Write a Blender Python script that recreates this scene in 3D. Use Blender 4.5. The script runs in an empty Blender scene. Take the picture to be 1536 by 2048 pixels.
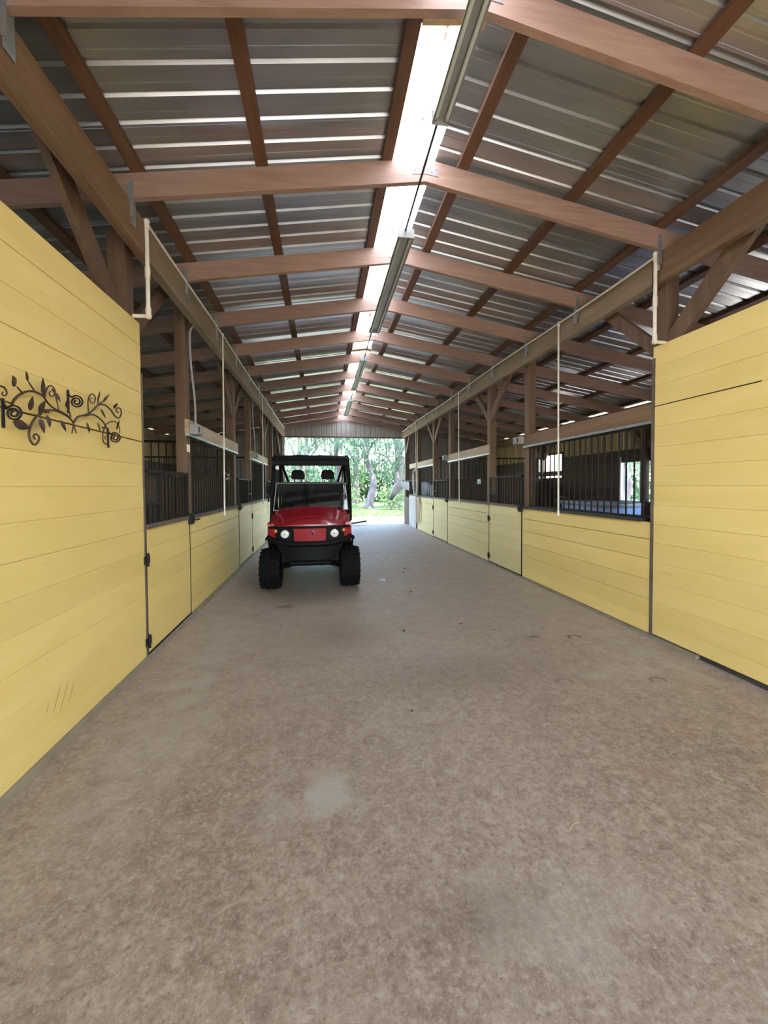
import bpy, bmesh, math, random
from mathutils import Vector, Matrix

S = bpy.context.scene
COL = S.collection
PI = math.pi
rng = random.Random(7)

# ------------------------------------------------------------------ camera
F_PX, YAW, PITCH, ROLL, SHIFT = 788.89, .1532, .0262, -.0061, -31.43
CAM = Vector((-.8905, 0, 1.5531))
fw0 = Vector((math.sin(YAW), math.cos(YAW), 0)); r0 = Vector((math.cos(YAW), -math.sin(YAW), 0)); z0 = Vector((0, 0, 1))
fwd = fw0 * math.cos(PITCH) - z0 * math.sin(PITCH); up0 = fw0 * math.sin(PITCH) + z0 * math.cos(PITCH)
rt = r0 * math.cos(ROLL) + up0 * math.sin(ROLL); up = up0 * math.cos(ROLL) - r0 * math.sin(ROLL)
cd = bpy.data.cameras.new('camera'); cam = bpy.data.objects.new('camera', cd); COL.objects.link(cam)
cam.matrix_world = Matrix(((rt.x, up.x, -fwd.x, CAM.x), (rt.y, up.y, -fwd.y, CAM.y), (rt.z, up.z, -fwd.z, CAM.z), (0, 0, 0, 1)))
cd.sensor_fit = 'AUTO'; cd.sensor_width = 36; cd.lens = F_PX / 2048 * 36; cd.shift_y = SHIFT / 2048
cd.clip_start = .02; cd.clip_end = 500
S.camera = cam

# ------------------------------------------------------------------ sky, sun, exposure
S.view_settings.view_transform = 'Standard'; S.view_settings.look = 'None'
S.view_settings.gamma = 1; S.view_settings.use_curve_mapping = False
S.view_settings.exposure = 2.6
w = bpy.data.worlds.new('sky'); S.world = w; w.use_nodes = True
wn = w.node_tree.nodes; wl = w.node_tree.links
sky = wn.new('ShaderNodeTexSky'); sky.sky_type = 'NISHITA'; sky.sun_disc = False
sky.sun_elevation = math.radians(70); sky.sun_rotation = math.radians(200); sky.air_density = 1.3; sky.dust_density = .8; sky.ozone_density = 2.5
wl.new(sky.outputs[0], wn['Background'].inputs[0]); wn['Background'].inputs[1].default_value = .36
sd = bpy.data.lights.new('sun', 'SUN'); sd.energy = 4.6; sd.angle = .01; sd.color = (1, .93, .82)
sun = bpy.data.objects.new('sun', sd); COL.objects.link(sun)
SUN_FROM = Vector((.20, -.26, .94)).normalized()
sun.rotation_euler = SUN_FROM.to_track_quat('Z', 'Y').to_euler()
for nm, loc, rx, sx, sy in (('near_door_portal', (0, -4.35, 1.75), -PI / 2, 4.8, 3.4), ('far_door_portal', (0, 16.0, 1.75), PI / 2, 4.8, 3.4)):
    pl = bpy.data.lights.new(nm, 'AREA'); pl.shape = 'RECTANGLE'; pl.size = sx; pl.size_y = sy; pl.cycles.is_portal = True
    po = bpy.data.objects.new(nm, pl); COL.objects.link(po); po.location = loc; po.rotation_euler = (rx + PI, 0, 0)
S.cycles.max_bounces = 10; S.cycles.diffuse_bounces = 6; S.cycles.transparent_max_bounces = 12
S.cycles.sample_clamp_indirect = 6

# ------------------------------------------------------------------ materials
def nodes_of(name):
    m = bpy.data.materials.new(name); m.use_nodes = True
    nt = m.node_tree
    return m, nt, nt.nodes['Principled BSDF'], lambda t: nt.nodes.new(t), nt.links.new

def mat(name, c1, c2=None, scale=(3, 3, 3), detail=5, rough=.6, metal=0, bump=0, rnd=0, coat=0, alpha=None, lo=.3, hi=.7, bdist=.01, spec=.5):
    m, nt, b, N, L = nodes_of(name)
    b.inputs['Roughness'].default_value = rough; b.inputs['Metallic'].default_value = metal
    b.inputs['Coat Weight'].default_value = coat; b.inputs['Coat Roughness'].default_value = .08
    b.inputs['Specular IOR Level'].default_value = spec
    if alpha is not None: b.inputs['Alpha'].default_value = alpha
    if c2 is None:
        b.inputs['Base Color'].default_value = (*c1, 1); return m
    tc = N('ShaderNodeTexCoord'); mp = N('ShaderNodeMapping'); mp.inputs['Scale'].default_value = scale
    L(tc.outputs['Object'], mp.inputs[0])
    if rnd:
        oi = N('ShaderNodeObjectInfo'); ml = N('ShaderNodeMath'); ml.operation = 'MULTIPLY'; ml.inputs[1].default_value = 40
        L(oi.outputs['Random'], ml.inputs[0]); L(ml.outputs[0], mp.inputs['Location'])
    nz = N('ShaderNodeTexNoise'); nz.inputs['Scale'].default_value = 1; nz.inputs['Detail'].default_value = detail
    nz.inputs['Roughness'].default_value = .6
    L(mp.outputs[0], nz.inputs['Vector'])
    mr = N('ShaderNodeMapRange'); mr.inputs[1].default_value = lo; mr.inputs[2].default_value = hi
    L(nz.outputs['Fac'], mr.inputs[0])
    mx = N('ShaderNodeMix'); mx.data_type = 'RGBA'
    mx.inputs[6].default_value = (*c1, 1); mx.inputs[7].default_value = (*c2, 1)
    L(mr.outputs[0], mx.inputs[0])
    out = mx.outputs[2]
    if rnd:
        hs = N('ShaderNodeHueSaturation'); m2 = N('ShaderNodeMapRange')
        m2.inputs[3].default_value = 1 - rnd; m2.inputs[4].default_value = 1 + rnd
        L(oi.outputs['Random'], m2.inputs[0]); L(m2.outputs[0], hs.inputs['Value']); L(out, hs.inputs['Color']); out = hs.outputs[0]
    L(out, b.inputs['Base Color'])
    if bump:
        bp = N('ShaderNodeBump'); bp.inputs['Strength'].default_value = bump; bp.inputs['Distance'].default_value = bdist
        L(nz.outputs['Fac'], bp.inputs['Height']); L(bp.outputs[0], b.inputs['Normal'])
    return m

def yellow_paint(name, c1, c2, scuff, kicks=None):
    """painted planks with brown scuffs and worn streaks along the grain"""
    m, nt, b, N, L = nodes_of(name)
    tc = N('ShaderNodeTexCoord')
    def noise(scale, detail=5, rough=.6):
        mp = N('ShaderNodeMapping'); mp.inputs['Scale'].default_value = scale; L(tc.outputs['Object'], mp.inputs[0])
        n = N('ShaderNodeTexNoise'); n.inputs['Scale'].default_value = 1; n.inputs['Detail'].default_value = detail; n.inputs['Roughness'].default_value = rough
        L(mp.outputs[0], n.inputs['Vector']); return n
    def rngm(src, a, bb):
        r = N('ShaderNodeMapRange'); r.inputs[1].default_value = a; r.inputs[2].default_value = bb; L(src, r.inputs[0]); return r.outputs[0]
    def mix(f, a, col):
        x = N('ShaderNodeMix'); x.data_type = 'RGBA'; L(f, x.inputs[0])
        if isinstance(a, tuple): x.inputs[6].default_value = (*a, 1)
        else: L(a, x.inputs[6])
        x.inputs[7].default_value = (*col, 1); return x.outputs[2]
    n1 = noise((2, 1.2, 6)); c = mix(rngm(n1.outputs[0], .3, .7), c1, c2)
    n2 = noise((4, 1.4, 22), 6, .7); c = mix(rngm(n2.outputs[0], .62, .95), c, scuff)
    if kicks:
        sp = N('ShaderNodeSeparateXYZ'); L(tc.outputs['Object'], sp.inputs[0])
        def mth(op, a, bb):
            x = N('ShaderNodeMath'); x.operation = op
            for i, v in enumerate((a, bb)):
                if isinstance(v, (int, float)): x.inputs[i].default_value = v
                else: L(v, x.inputs[i])
            return x.outputs[0]
        dy = mth('SUBTRACT', sp.outputs[1], kicks[0]); dz = mth('SUBTRACT', sp.outputs[2], kicks[1])
        st = rngm(mth('SINE', mth('MULTIPLY', mth('SUBTRACT', mth('MULTIPLY', dy, 1.0), mth('MULTIPLY', dz, .55)), 82), 0), .72, .98)
        inside = rngm(mth('ADD', mth('ABSOLUTE', mth('MULTIPLY', dy, 5.5), 0), mth('ABSOLUTE', mth('MULTIPLY', dz, 11), 0)), 1.15, .7)
        c = mix(mth('MULTIPLY', mth('MULTIPLY', st, inside), .55), c, (.40, .27, .08))
    oi = N('ShaderNodeObjectInfo'); hs = N('ShaderNodeHueSaturation'); m2 = N('ShaderNodeMapRange')
    m2.inputs[3].default_value = .95; m2.inputs[4].default_value = 1.04
    L(oi.outputs['Random'], m2.inputs[0]); L(m2.outputs[0], hs.inputs['Value']); L(c, hs.inputs['Color'])
    L(hs.outputs[0], b.inputs['Base Color']); b.inputs['Roughness'].default_value = .5; b.inputs['Specular IOR Level'].default_value = .35
    bp = N('ShaderNodeBump'); bp.inputs['Strength'].default_value = .12; bp.inputs['Distance'].default_value = .006
    L(n2.outputs[0], bp.inputs['Height']); L(bp.outputs[0], b.inputs['Normal'])
    return m

def concrete():
    m, nt, b, N, L = nodes_of('worn_concrete')
    tc = N('ShaderNodeTexCoord')
    def noise(sc, d=6, r=.6, dist=0):
        n = N('ShaderNodeTexNoise'); n.inputs['Scale'].default_value = sc; n.inputs['Detail'].default_value = d; n.inputs['Roughness'].default_value = r
        n.inputs['Distortion'].default_value = dist
        L(tc.outputs['Object'], n.inputs['Vector']); return n.outputs[0]
    def rg(s, a, bb, c=0, d=1):
        r = N('ShaderNodeMapRange'); r.inputs[1].default_value = a; r.inputs[2].default_value = bb; r.inputs[3].default_value = c; r.inputs[4].default_value = d
        L(s, r.inputs[0]); return r.outputs[0]
    def mth(op, a, bb):
        x = N('ShaderNodeMath'); x.operation = op
        for i, v in enumerate((a, bb)):
            if isinstance(v, (int, float)): x.inputs[i].default_value = v
            else: L(v, x.inputs[i])
        return x.outputs[0]
    def mix(f, a, col):
        x = N('ShaderNodeMix'); x.data_type = 'RGBA'; L(f, x.inputs[0])
        if isinstance(a, tuple): x.inputs[6].default_value = (*a, 1)
        else: L(a, x.inputs[6])
        if isinstance(col, tuple): x.inputs[7].default_value = (*col, 1)
        else: L(col, x.inputs[7])
        return x.outputs[2]
    big = noise(.8, 4, .55, .4); mid = noise(5, 6, .62); fine = noise(46, 8, .78, .3); speck = noise(95, 3, .6); grit = noise(17, 7, .72, .5)
    c = mix(rg(big, .35, .68), (.297, .217, .166), (.374, .293, .234))
    c = mix(rg(mid, .45, .75, 0, .6), c, (0.191, 0.136, 0.102))
    c = mix(rg(grit, .50, .66, 0, .8), c, (0.442, 0.374, 0.302))
    c = mix(rg(grit, .48, .33, 0, .6), c, (0.153, 0.109, 0.078))
    c = mix(rg(fine, .52, .68, 0, .85), c, (0.476, 0.408, 0.332))
    c = mix(rg(fine, .47, .32, 0, .8), c, (0.111, 0.078, 0.056))
    c = mix(rg(speck, .64, .70, 0, .8), c, (0.561, 0.510, 0.442))
    c = mix(rg(speck, .34, .27, 0, .8), c, (0.060, 0.043, 0.034))
    sep = N('ShaderNodeSeparateXYZ'); L(tc.outputs['Object'], sep.inputs[0])
    def blob(x, y, rx, ry):
        a = mth('DIVIDE', mth('SUBTRACT', sep.outputs[0], x), rx); d = mth('DIVIDE', mth('SUBTRACT', sep.outputs[1], y), ry)
        return mth('SQRT', mth('ADD', mth('MULTIPLY', a, a), mth('MULTIPLY', d, d)), 0)
    # smoother trowelled finish beyond the first joint, paled to imitate missing light; rough worn finish near the entrance
    away = rg(mth('ADD', sep.outputs[1], mth('MULTIPLY', mth('SUBTRACT', big, .5), 2.5)), 1.6, 4.6, 0, .62)
    c = mix(away, c, (.395, .322, .262))
    # pale worn patches
    for (x, y, rx, ry, am) in ((-.87, 1.98, .15, .16, .8), (-1.14, 1.9, .17, .12, .45), (-1.05, 2.12, .10, .07, .4), (-.1, 1.28, .35, .2, .35), (-1.9, 2.6, .35, .9, .35), (1.5, 2.9, .5, .12, .3), (2.0, 3.2, .25, .5, .35), (-1.9, 4.3, .35, 1.2, .3)):
        d = mth('ADD', blob(x, y, rx, ry), mth('ADD', mth('MULTIPLY', mth('SUBTRACT', mid, .5), 3.2), mth('MULTIPLY', mth('SUBTRACT', grit, .5), 2.4)))
        c = mix(rg(d, 1.1, .35, 0, am), c, (0.425, 0.387, 0.332))
    # dark smears, the widest centred under the vehicle's nose
    for (x, y, rx, ry, am) in ((-1.1, 5.75, .75, .6, .5), (-1.4, 5.2, .16, .1, .7), (-.35, 1.32, .3, .12, .3), (1.22, 3.72, .09, .05, .8), (-.7, 4.1, .5, .5, .25), (.2, 3.1, .9, .4, .25)):
        d = mth('ADD', blob(x, y, rx, ry), mth('MULTIPLY', mth('SUBTRACT', mid, .5), 1.6))
        c = mix(rg(d, 1.1, .3, 0, am), c, (0.102, 0.072, 0.051))
    # horseshoe marks
    for (x, y, am) in ((1.63, 3.64, .85), (1.72, 2.72, .55), (.98, 2.82, .35), (-.6, 2.35, .25)):
        d = blob(x, y, .062, .055); ring = mth('MULTIPLY', rg(d, .62, .78), rg(d, 1.25, 1.05))
        ring = mth('MULTIPLY', ring, rg(mth('SUBTRACT', sep.outputs[1], y), -.03, -.012))
        c = mix(mth('MULTIPLY', ring, am), c, (0.093, 0.051, 0.038))
    # rusty pink tints
    pk = noise(1.7, 3, .5); c = mix(rg(pk, .6, .75, 0, .35), c, (0.340, 0.212, 0.170))
    L(c, b.inputs['Base Color'])
    L(rg(mid, .3, .7, .48, .72), b.inputs['Roughness']); b.inputs['Specular IOR Level'].default_value = .4
    bp = N('ShaderNodeBump'); bp.inputs['Strength'].default_value = .45; bp.inputs['Distance'].default_value = .006
    L(mth('ADD', fine, mth('MULTIPLY', grit, .8)), bp.inputs['Height']); L(bp.outputs[0], b.inputs['Normal'])
    return m

def translucent_sheet():
    m, nt, b, N, L = nodes_of('milky_fibreglass')
    tc = N('ShaderNodeTexCoord'); n = N('ShaderNodeTexNoise'); n.inputs['Scale'].default_value = 4; n.inputs['Detail'].default_value = 8; n.inputs['Roughness'].default_value = .75
    L(tc.outputs['Object'], n.inputs['Vector'])
    sp = N('ShaderNodeSeparateXYZ'); L(tc.outputs['Object'], sp.inputs[0])
    ab = N('ShaderNodeMath'); ab.operation = 'ADD'; ab.inputs[1].default_value = .10; L(sp.outputs[0], ab.inputs[0])
    ab2 = N('ShaderNodeMath'); ab2.operation = 'ABSOLUTE'; L(ab.outputs[0], ab2.inputs[0])
    near = N('ShaderNodeMapRange'); near.inputs[1].default_value = .11; near.inputs[2].default_value = .0; near.inputs[3].default_value = 0; near.inputs[4].default_value = .2; L(ab2.outputs[0], near.inputs[0])
    ad = N('ShaderNodeMath'); L(n.outputs[0], ad.inputs[0]); L(near.outputs[0], ad.inputs[1])
    r = N('ShaderNodeMapRange'); r.inputs[1].default_value = .63; r.inputs[2].default_value = .76; L(ad.outputs[0], r.inputs[0])
    mx = N('ShaderNodeMix'); mx.data_type = 'RGBA'; mx.inputs[6].default_value = (.93, .92, .88, 1); mx.inputs[7].default_value = (.06, .035, .018, 1); L(r.outputs[0], mx.inputs[0])
    t = N('ShaderNodeBsdfTranslucent'); d = N('ShaderNodeBsdfDiffuse'); mi = N('ShaderNodeMixShader'); mi.inputs[0].default_value = .06
    L(mx.outputs[2], t.inputs[0]); L(mx.outputs[2], d.inputs[0]); L(t.outputs[0], mi.inputs[1]); L(d.outputs[0], mi.inputs[2])
    L(mi.outputs[0], nt.nodes['Material Output'].inputs[0]); return m

def glass_sheet(name, tint):
    m, nt, b, N, L = nodes_of(name)
    t = N('ShaderNodeBsdfTransparent'); t.inputs[0].default_value = (*tint, 1); g = N('ShaderNodeBsdfGlossy'); g.inputs['Roughness'].default_value = .05
    fr = N('ShaderNodeFresnel'); fr.inputs[0].default_value = 1.6; mi = N('ShaderNodeMixShader')
    L(fr.outputs[0], mi.inputs[0]); L(t.outputs[0], mi.inputs[1]); L(g.outputs[0], mi.inputs[2]); L(mi.outputs[0], nt.nodes['Material Output'].inputs[0]); return m

def leaf_mat(name, c1, c2):
    m, nt, b, N, L = nodes_of(name)
    tc = N('ShaderNodeTexCoord'); n = N('ShaderNodeTexNoise'); n.inputs['Scale'].default_value = 1.1; n.inputs['Detail'].default_value = 5; L(tc.outputs['Object'], n.inputs['Vector'])
    r = N('ShaderNodeMapRange'); r.inputs[1].default_value = .35; r.inputs[2].default_value = .65; L(n.outputs[0], r.inputs[0])
    mx = N('ShaderNodeMix'); mx.data_type = 'RGBA'; mx.inputs[6].default_value = (*c1, 1); mx.inputs[7].default_value = (*c2, 1); L(r.outputs[0], mx.inputs[0])
    t = N('ShaderNodeBsdfTranslucent'); d = N('ShaderNodeBsdfDiffuse'); mi = N('ShaderNodeMixShader'); mi.inputs[0].default_value = .45
    L(mx.outputs[2], t.inputs[0]); L(mx.outputs[2], d.inputs[0]); L(d.outputs[0], mi.inputs[1]); L(t.outputs[0], mi.inputs[2])
    L(mi.outputs[0], nt.nodes['Material Output'].inputs[0]); return m

M = {}
M['yellow'] = yellow_paint('yellow_plank_paint', (.90, .695, .275), (.85, .64, .225), (.60, .42, .17))
M['yellow_left'] = yellow_paint('scuffed_yellow_plank_paint', (.90, .695, .275), (.85, .64, .225), (.60, .42, .17), (2.64, 0.28))
M['yellow_glare'] = yellow_paint('glare_lightened_yellow_paint', (.84, .72, .38), (.78, .65, .30), (.52, .40, .19))  # same yellow with the glare on far planks mixed into the colour
M['white_board'] = mat('weathered_white_board', (.62, .60, .58), (.36, .33, .32), (6, 6, 1.5), rough=.7)
M['rafter'] = mat('red_brown_rafter', (.37, .235, .185), (.27, .155, .118), (2.2, 26, 26), 6, .62, bump=.15, rnd=.12)
M['purlin'] = mat('dark_red_purlin', (.16, .075, .042), (.10, .046, .026), (26, 1.6, 26), 6, .68, bump=.15, rnd=.12)
M['beam'] = mat('brown_beam', (.26, .155, .085), (.16, .09, .048), (20, 1.2, 14), 6, .65, bump=.2, rnd=.08)
M['beam_glare'] = mat('glare_lightened_beam', (.34, .255, .17), (.22, .155, .098), (20, 1.2, 14), 6, .65, bump=.2, rnd=.06)  # beam brown lightened to imitate glare from the far door
M['block'] = mat('pale_wood', (.62, .42, .22), (.50, .32, .15), (14, 14, 14), rough=.6)
M['post'] = mat('brown_post', (.18, .105, .064), (.10, .056, .033), (14, 14, 1.1), 6, .65, bump=.25, rnd=.15)
M['header'] = mat('pale_header', (.56, .43, .31), (.38, .26, .17), (16, 1.2, 16), 6, .65, bump=.15, rnd=.08)  # pale brown, lighter than the beam wood
M['dark_plank'] = mat('dark_stall_plank', (.10, .060, .034), (.06, .035, .021), (4, 4, 14), 5, .75, rnd=.2)
M['tan_board'] = mat('tan_wall_board', (.42, .29, .13), (.28, .18, .075), (8, 8, 1.4), 5, .7, rnd=.18)
M['dark_iron'] = mat('dark_brown_iron', (.020, .014, .011), (.013, .009, .007), (30, 30, 3), rough=.65, spec=.2)
M['black_iron'] = mat('black_iron', (.013, .012, .012), (.022, .019, .018), (40, 40, 40), rough=.6, spec=.25)
M['bronze'] = mat('antique_bronze_iron', (.12, .075, .055), (.065, .04, .03), (30, 30, 30), rough=.45, metal=.6)
M['ledge'] = mat('grey_brown_ledge', (.17, .135, .105), (.10, .075, .055), (12, 2, 12), rough=.65)
M['black_ledge'] = mat('black_ledge', (.03, .026, .024), (.05, .042, .036), (12, 2, 12), rough=.55)
M['steel'] = mat('galvanised_steel', (.52, .55, .58), (.40, .43, .46), (14, 14, 14), rough=.42, metal=.85)
M['plate'] = mat('dull_steel_plate', (.30, .26, .25), (.23, .20, .19), (30, 30, 30), rough=.6, metal=.2)
M['roof'] = mat('galvanised_roof', (.52, .53, .545), (.41, .42, .435), (.9, 9, 9), 6, rough=.34, metal=.88, rnd=.05)
M['gable'] = mat('grey_gable_metal', (.42, .40, .375), (.34, .325, .305), (5, 5, .8), rough=.5, metal=.25, rnd=.1)
M['pvc'] = mat('white_pvc', (.88, .83, .76), (.76, .69, .60), (9, 9, 9), rough=.45)
M['grey_box'] = mat('grey_plastic', (.36, .36, .37), (.30, .30, .31), (10, 10, 10), rough=.5)
M['fixture'] = mat('backlit_grey_enamel', (.36, .365, .355), (.27, .27, .265), (12, 3, 12), rough=.45)  # grey set darker to imitate fixtures seen against the light
M['tube'] = mat('unlit_tube', (.55, .57, .57), (.50, .52, .52), (9, 2, 9), rough=.2)
M['cable'] = mat('dark_cable', (.05, .035, .03), rough=.6)
M['concrete'] = concrete()
M['curb'] = mat('dusty_curb', (.33, .28, .21), (.22, .18, .13), (6, 6, 6), rough=.8)
M['dirt'] = mat('stall_dirt', (.16, .105, .065), (.26, .19, .13), (3, 3, 3), rough=.95, bump=.4)
M['gravel'] = mat('pale_gravel', (.56, .50, .43), (.44, .385, .32), (7, 7, 7), 8, rough=.9, bump=.3)
M['lawn'] = mat('lawn_soil', (.06, .115, .035), (.11, .125, .05), (.9, .9, .9), 6, rough=.95)
M['grass'] = leaf_mat('grass_blades', (.075, .17, .04), (.13, .19, .06))
M['skylight'] = translucent_sheet()
M['red'] = mat('red_automotive_paint', (.37, .005, .016), (.32, .004, .013), (3, 3, 3), rough=.25, coat=1)
M['red_matt'] = mat('red_moulded_plastic', (.32, .004, .015), (.28, .003, .012), (3, 3, 3), rough=.5, spec=.25)
M['black_plastic'] = mat('black_plastic', (.005, .005, .006), (.008, .008, .009), (20, 20, 20), rough=.5, spec=.1)
M['rubber'] = mat('tyre_rubber', (.006, .006, .0065), (.010, .0095, .009), (16, 16, 16), rough=.8, bump=.1, spec=.1)
M['vinyl'] = mat('black_vinyl', (.008, .009, .011), (.011, .012, .014), (25, 25, 25), rough=.6, spec=.12)
M['chrome'] = mat('silver_reflector', (.82, .83, .85), (.7, .71, .73), (30, 30, 30), rough=.12, metal=1)
M['lens'] = mat('clear_lens', (.86, .88, .9), (.78, .8, .82), (60, 60, 60), rough=.08, coat=1)
M['amber'] = mat('amber_lens', (.75, .27, .08), (.62, .2, .05), (40, 40, 40), rough=.2, coat=1)
M['glass'] = glass_sheet('smoked_windshield', (.80, .83, .84))
M['horse'] = mat('grey_horse_coat', (.74, .75, .79), (.60, .61, .66), (5, 5, 5), rough=.75)
M['mane'] = mat('dark_grey_hair', (.10, .10, .12), (.17, .17, .19), (30, 30, 4), rough=.7)
M['hoof'] = mat('dark_hoof', (.04, .035, .03), rough=.6)
M['rope'] = mat('pale_rope', (.85, .80, .72), (.62, .56, .48), (40, 40, 40), rough=.85)
M['halter'] = mat('pale_webbing', (.72, .68, .60), (.52, .48, .42), (40, 40, 40), rough=.8)
M['blue'] = mat('pale_blue_plastic', (.42, .56, .92), (.50, .62, .92), (4, 4, 4), rough=.35)
M['green'] = mat('dark_green_plastic', (.02, .12, .05), (.03, .16, .07), (6, 6, 6), rough=.4)
M['olive'] = mat('olive_canvas', (.16, .155, .09), (.11, .105, .06), (8, 8, 8), rough=.8)
M['paper'] = mat('pale_paper', (.68, .72, .84), (.55, .60, .75), (20, 20, 20), rough=.7)
M['straw'] = mat('dry_straw', (.62, .52, .31), (.48, .38, .2), (30, 30, 30), rough=.8)
M['clod'] = mat('dark_clod', (.04, .028, .02), (.07, .05, .035), (40, 40, 40), rough=.95)
M['bark'] = mat('grey_bark', (.17, .145, .15), (.09, .075, .075), (4, 4, 1.2), 7, rough=.9, bump=.6, bdist=.05)
M['leaf_a'] = leaf_mat('oak_leaves', (.065, .14, .07), (.12, .195, .10))
M['leaf_b'] = leaf_mat('pale_moss_leaves', (.165, .235, .175), (.09, .165, .105))
M['leaf_c'] = leaf_mat('fresh_green_leaves', (.11, .20, .075), (.17, .24, .10))

# ------------------------------------------------------------------ mesh helpers
class MB:
    def __init__(s): s.v = []; s.f = []
    def add(s, vs, fs):
        n = len(s.v); s.v += [tuple(p) for p in vs]; s.f += [tuple(i + n for i in q) for q in fs]; return s
    def box(s, x0, x1, y0, y1, z0, z1):
        vs = [(x, y, z) for x in (x0, x1) for y in (y0, y1) for z in (z0, z1)]
        return s.add(vs, [(0, 1, 3, 2), (4, 6, 7, 5), (0, 4, 5, 1), (2, 3, 7, 6), (0, 2, 6, 4), (1, 5, 7, 3)])
    def prism(s, poly, axis, a, b):
        """extrude a closed 2D polygon along axis ('x': (y,z), 'y': (x,z), 'z': (x,y))"""
        f = {'x': lambda p, t: (t, p[0], p[1]), 'y': lambda p, t: (p[0], t, p[1]), 'z': lambda p, t: (p[0], p[1], t)}[axis]
        n = len(poly); vs = [f(p, a) for p in poly] + [f(p, b) for p in poly]
        return s.add(vs, [tuple(range(n))[::-1], tuple(range(n, 2 * n))] + [(i, (i + 1) % n, n + (i + 1) % n, n + i) for i in range(n)])
    def cbox(s, x0, x1, y0, y1, z0, z1, c, axis='y'):
        """box with its four long edges chamfered"""
        def oc(a0, a1, b0, b1): return [(a0 + c, b0), (a1 - c, b0), (a1, b0 + c), (a1, b1 - c), (a1 - c, b1), (a0 + c, b1), (a0, b1 - c), (a0, b0 + c)]
        if axis == 'y': return s.prism(oc(x0, x1, z0, z1), 'y', y0, y1)
        if axis == 'x': return s.prism(oc(y0, y1, z0, z1), 'x', x0, x1)
        return s.prism(oc(x0, x1, y0, y1), 'z', z0, z1)
    def tube(s, pts, r, n=8, cap=True):
        pts = [Vector(p) for p in pts]; rs = r if isinstance(r, (list, tuple)) else [r] * len(pts)
        rings = []; prev = None
        for i, p in enumerate(pts):
            t = (pts[min(i + 1, len(pts) - 1)] - pts[max(i - 1, 0)])
            t = t.normalized() if t.length > 1e-9 else Vector((0, 0, 1))
            if prev is None:
                a = Vector((0, 0, 1)) if abs(t.z) < .9 else Vector((1, 0, 0)); u = t.cross(a).normalized()
            else:
                u = (prev - t * prev.dot(t)); u = u.normalized() if u.length > 1e-6 else t.orthogonal().normalized()
            prev = u; v = t.cross(u)
            rings.append([p + (u * math.cos(2 * PI * k / n) + v * math.sin(2 * PI * k / n)) * rs[i] for k in range(n)])
        vs = [q for rg in rings for q in rg]
        fs = [(i * n + k, i * n + (k + 1) % n, (i + 1) * n + (k + 1) % n, (i + 1) * n + k) for i in range(len(pts) - 1) for k in range(n)]
        if cap: fs += [tuple(range(n))[::-1], tuple(range((len(pts) - 1) * n, len(pts) * n))]
        return s.add(vs, fs)
    def lathe(s, prof, center, axis='z', n=20):
        """revolve (radius, height) profile round an axis"""
        c = Vector(center); m = len(prof)
        f = {'z': lambda r, h, a: (r * math.cos(a), r * math.sin(a), h), 'x': lambda r, h, a: (h, r * math.cos(a), r * math.sin(a)), 'y': lambda r, h, a: (r * math.cos(a), h, r * math.sin(a))}[axis]
        vs = [c + Vector(f(r, h, 2 * PI * k / n)) for k in range(n) for r, h in prof]
        fs = [(k * m + j, ((k + 1) % n) * m + j, ((k + 1) % n) * m + j + 1, k * m + j + 1) for k in range(n) for j in range(m - 1)]
        return s.add(vs, fs)
    def ell(s, c, r, n=12, m=8, rot=None):
        c = Vector(c); vs = []; fs = []
        for j in range(m + 1):
            th = PI * j / m
            for k in range(n):
                p = Vector((r[0] * math.sin(th) * math.cos(2 * PI * k / n), r[1] * math.sin(th) * math.sin(2 * PI * k / n), r[2] * math.cos(th)))
                vs.append(c + (rot @ p if rot else p))
        fs = [(j * n + k, (j + 1) * n + k, (j + 1) * n + (k + 1) % n, j * n + (k + 1) % n) for j in range(m) for k in range(n)]
        return s.add(vs, fs)
    def bar(s, p, q, a, b, upv=(0, 0, 1), c=0):
        """rectangular timber of section a x b from p to q"""
        p, q = Vector(p), Vector(q); t = (q - p).normalized(); u = t.cross(Vector(upv)).normalized(); v = u.cross(t)
        sec = [(-1, -1), (1, -1), (1, 1), (-1, 1)]
        vs = [e + u * (x * a / 2) + v * (y * b / 2) for e in (p, q) for x, y in sec]
        return s.add(vs, [(3, 2, 1, 0), (4, 5, 6, 7)] + [(i, (i + 1) % 4, 4 + (i + 1) % 4, 4 + i) for i in range(4)])
    def mesh(s, name, m, smooth=None):
        me = bpy.data.meshes.new(name); me.from_pydata(s.v, [], s.f); me.validate()
        bm = bmesh.new(); bm.from_mesh(me); bmesh.ops.remove_doubles(bm, verts=bm.verts, dist=1e-6) if smooth else None
        bmesh.ops.recalc_face_normals(bm, faces=bm.faces); bm.to_mesh(me); bm.free()
        me.materials.append(m)
        if smooth:
            me.shade_smooth(); me.set_sharp_from_angle(angle=math.radians(smooth))
        return me
    def build(s, name, m, parent=None, smooth=None, **props):
        return link(name, s.mesh(name, m, smooth), parent, **props)

def link(name, me, parent=None, **props):
    o = bpy.data.objects.new(name, me); COL.objects.link(o)
    if parent: o.parent = parent
    for k, v in props.items():
        if v: o[k] = v
    return o

def thing(name, label, cat, loc=(0, 0, 0), rz=0, group=None, kind=None):
    o = bpy.data.objects.new(name, None); COL.objects.link(o); o.empty_display_size = .1
    o.location = loc; o.rotation_euler = (0, 0, rz); o['label'] = label; o['category'] = cat
    if group: o['group'] = group
    if kind: o['kind'] = kind
    return o

def tag(o, label, cat, group=None, kind=None):
    o['label'] = label; o['category'] = cat
    if group: o['group'] = group
    if kind: o['kind'] = kind
    return o

def copy_tree(root):
    c = root.copy(); COL.objects.link(c)
    for ch in root.children:
        d = copy_tree(ch); d.parent = c
    return c

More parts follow.
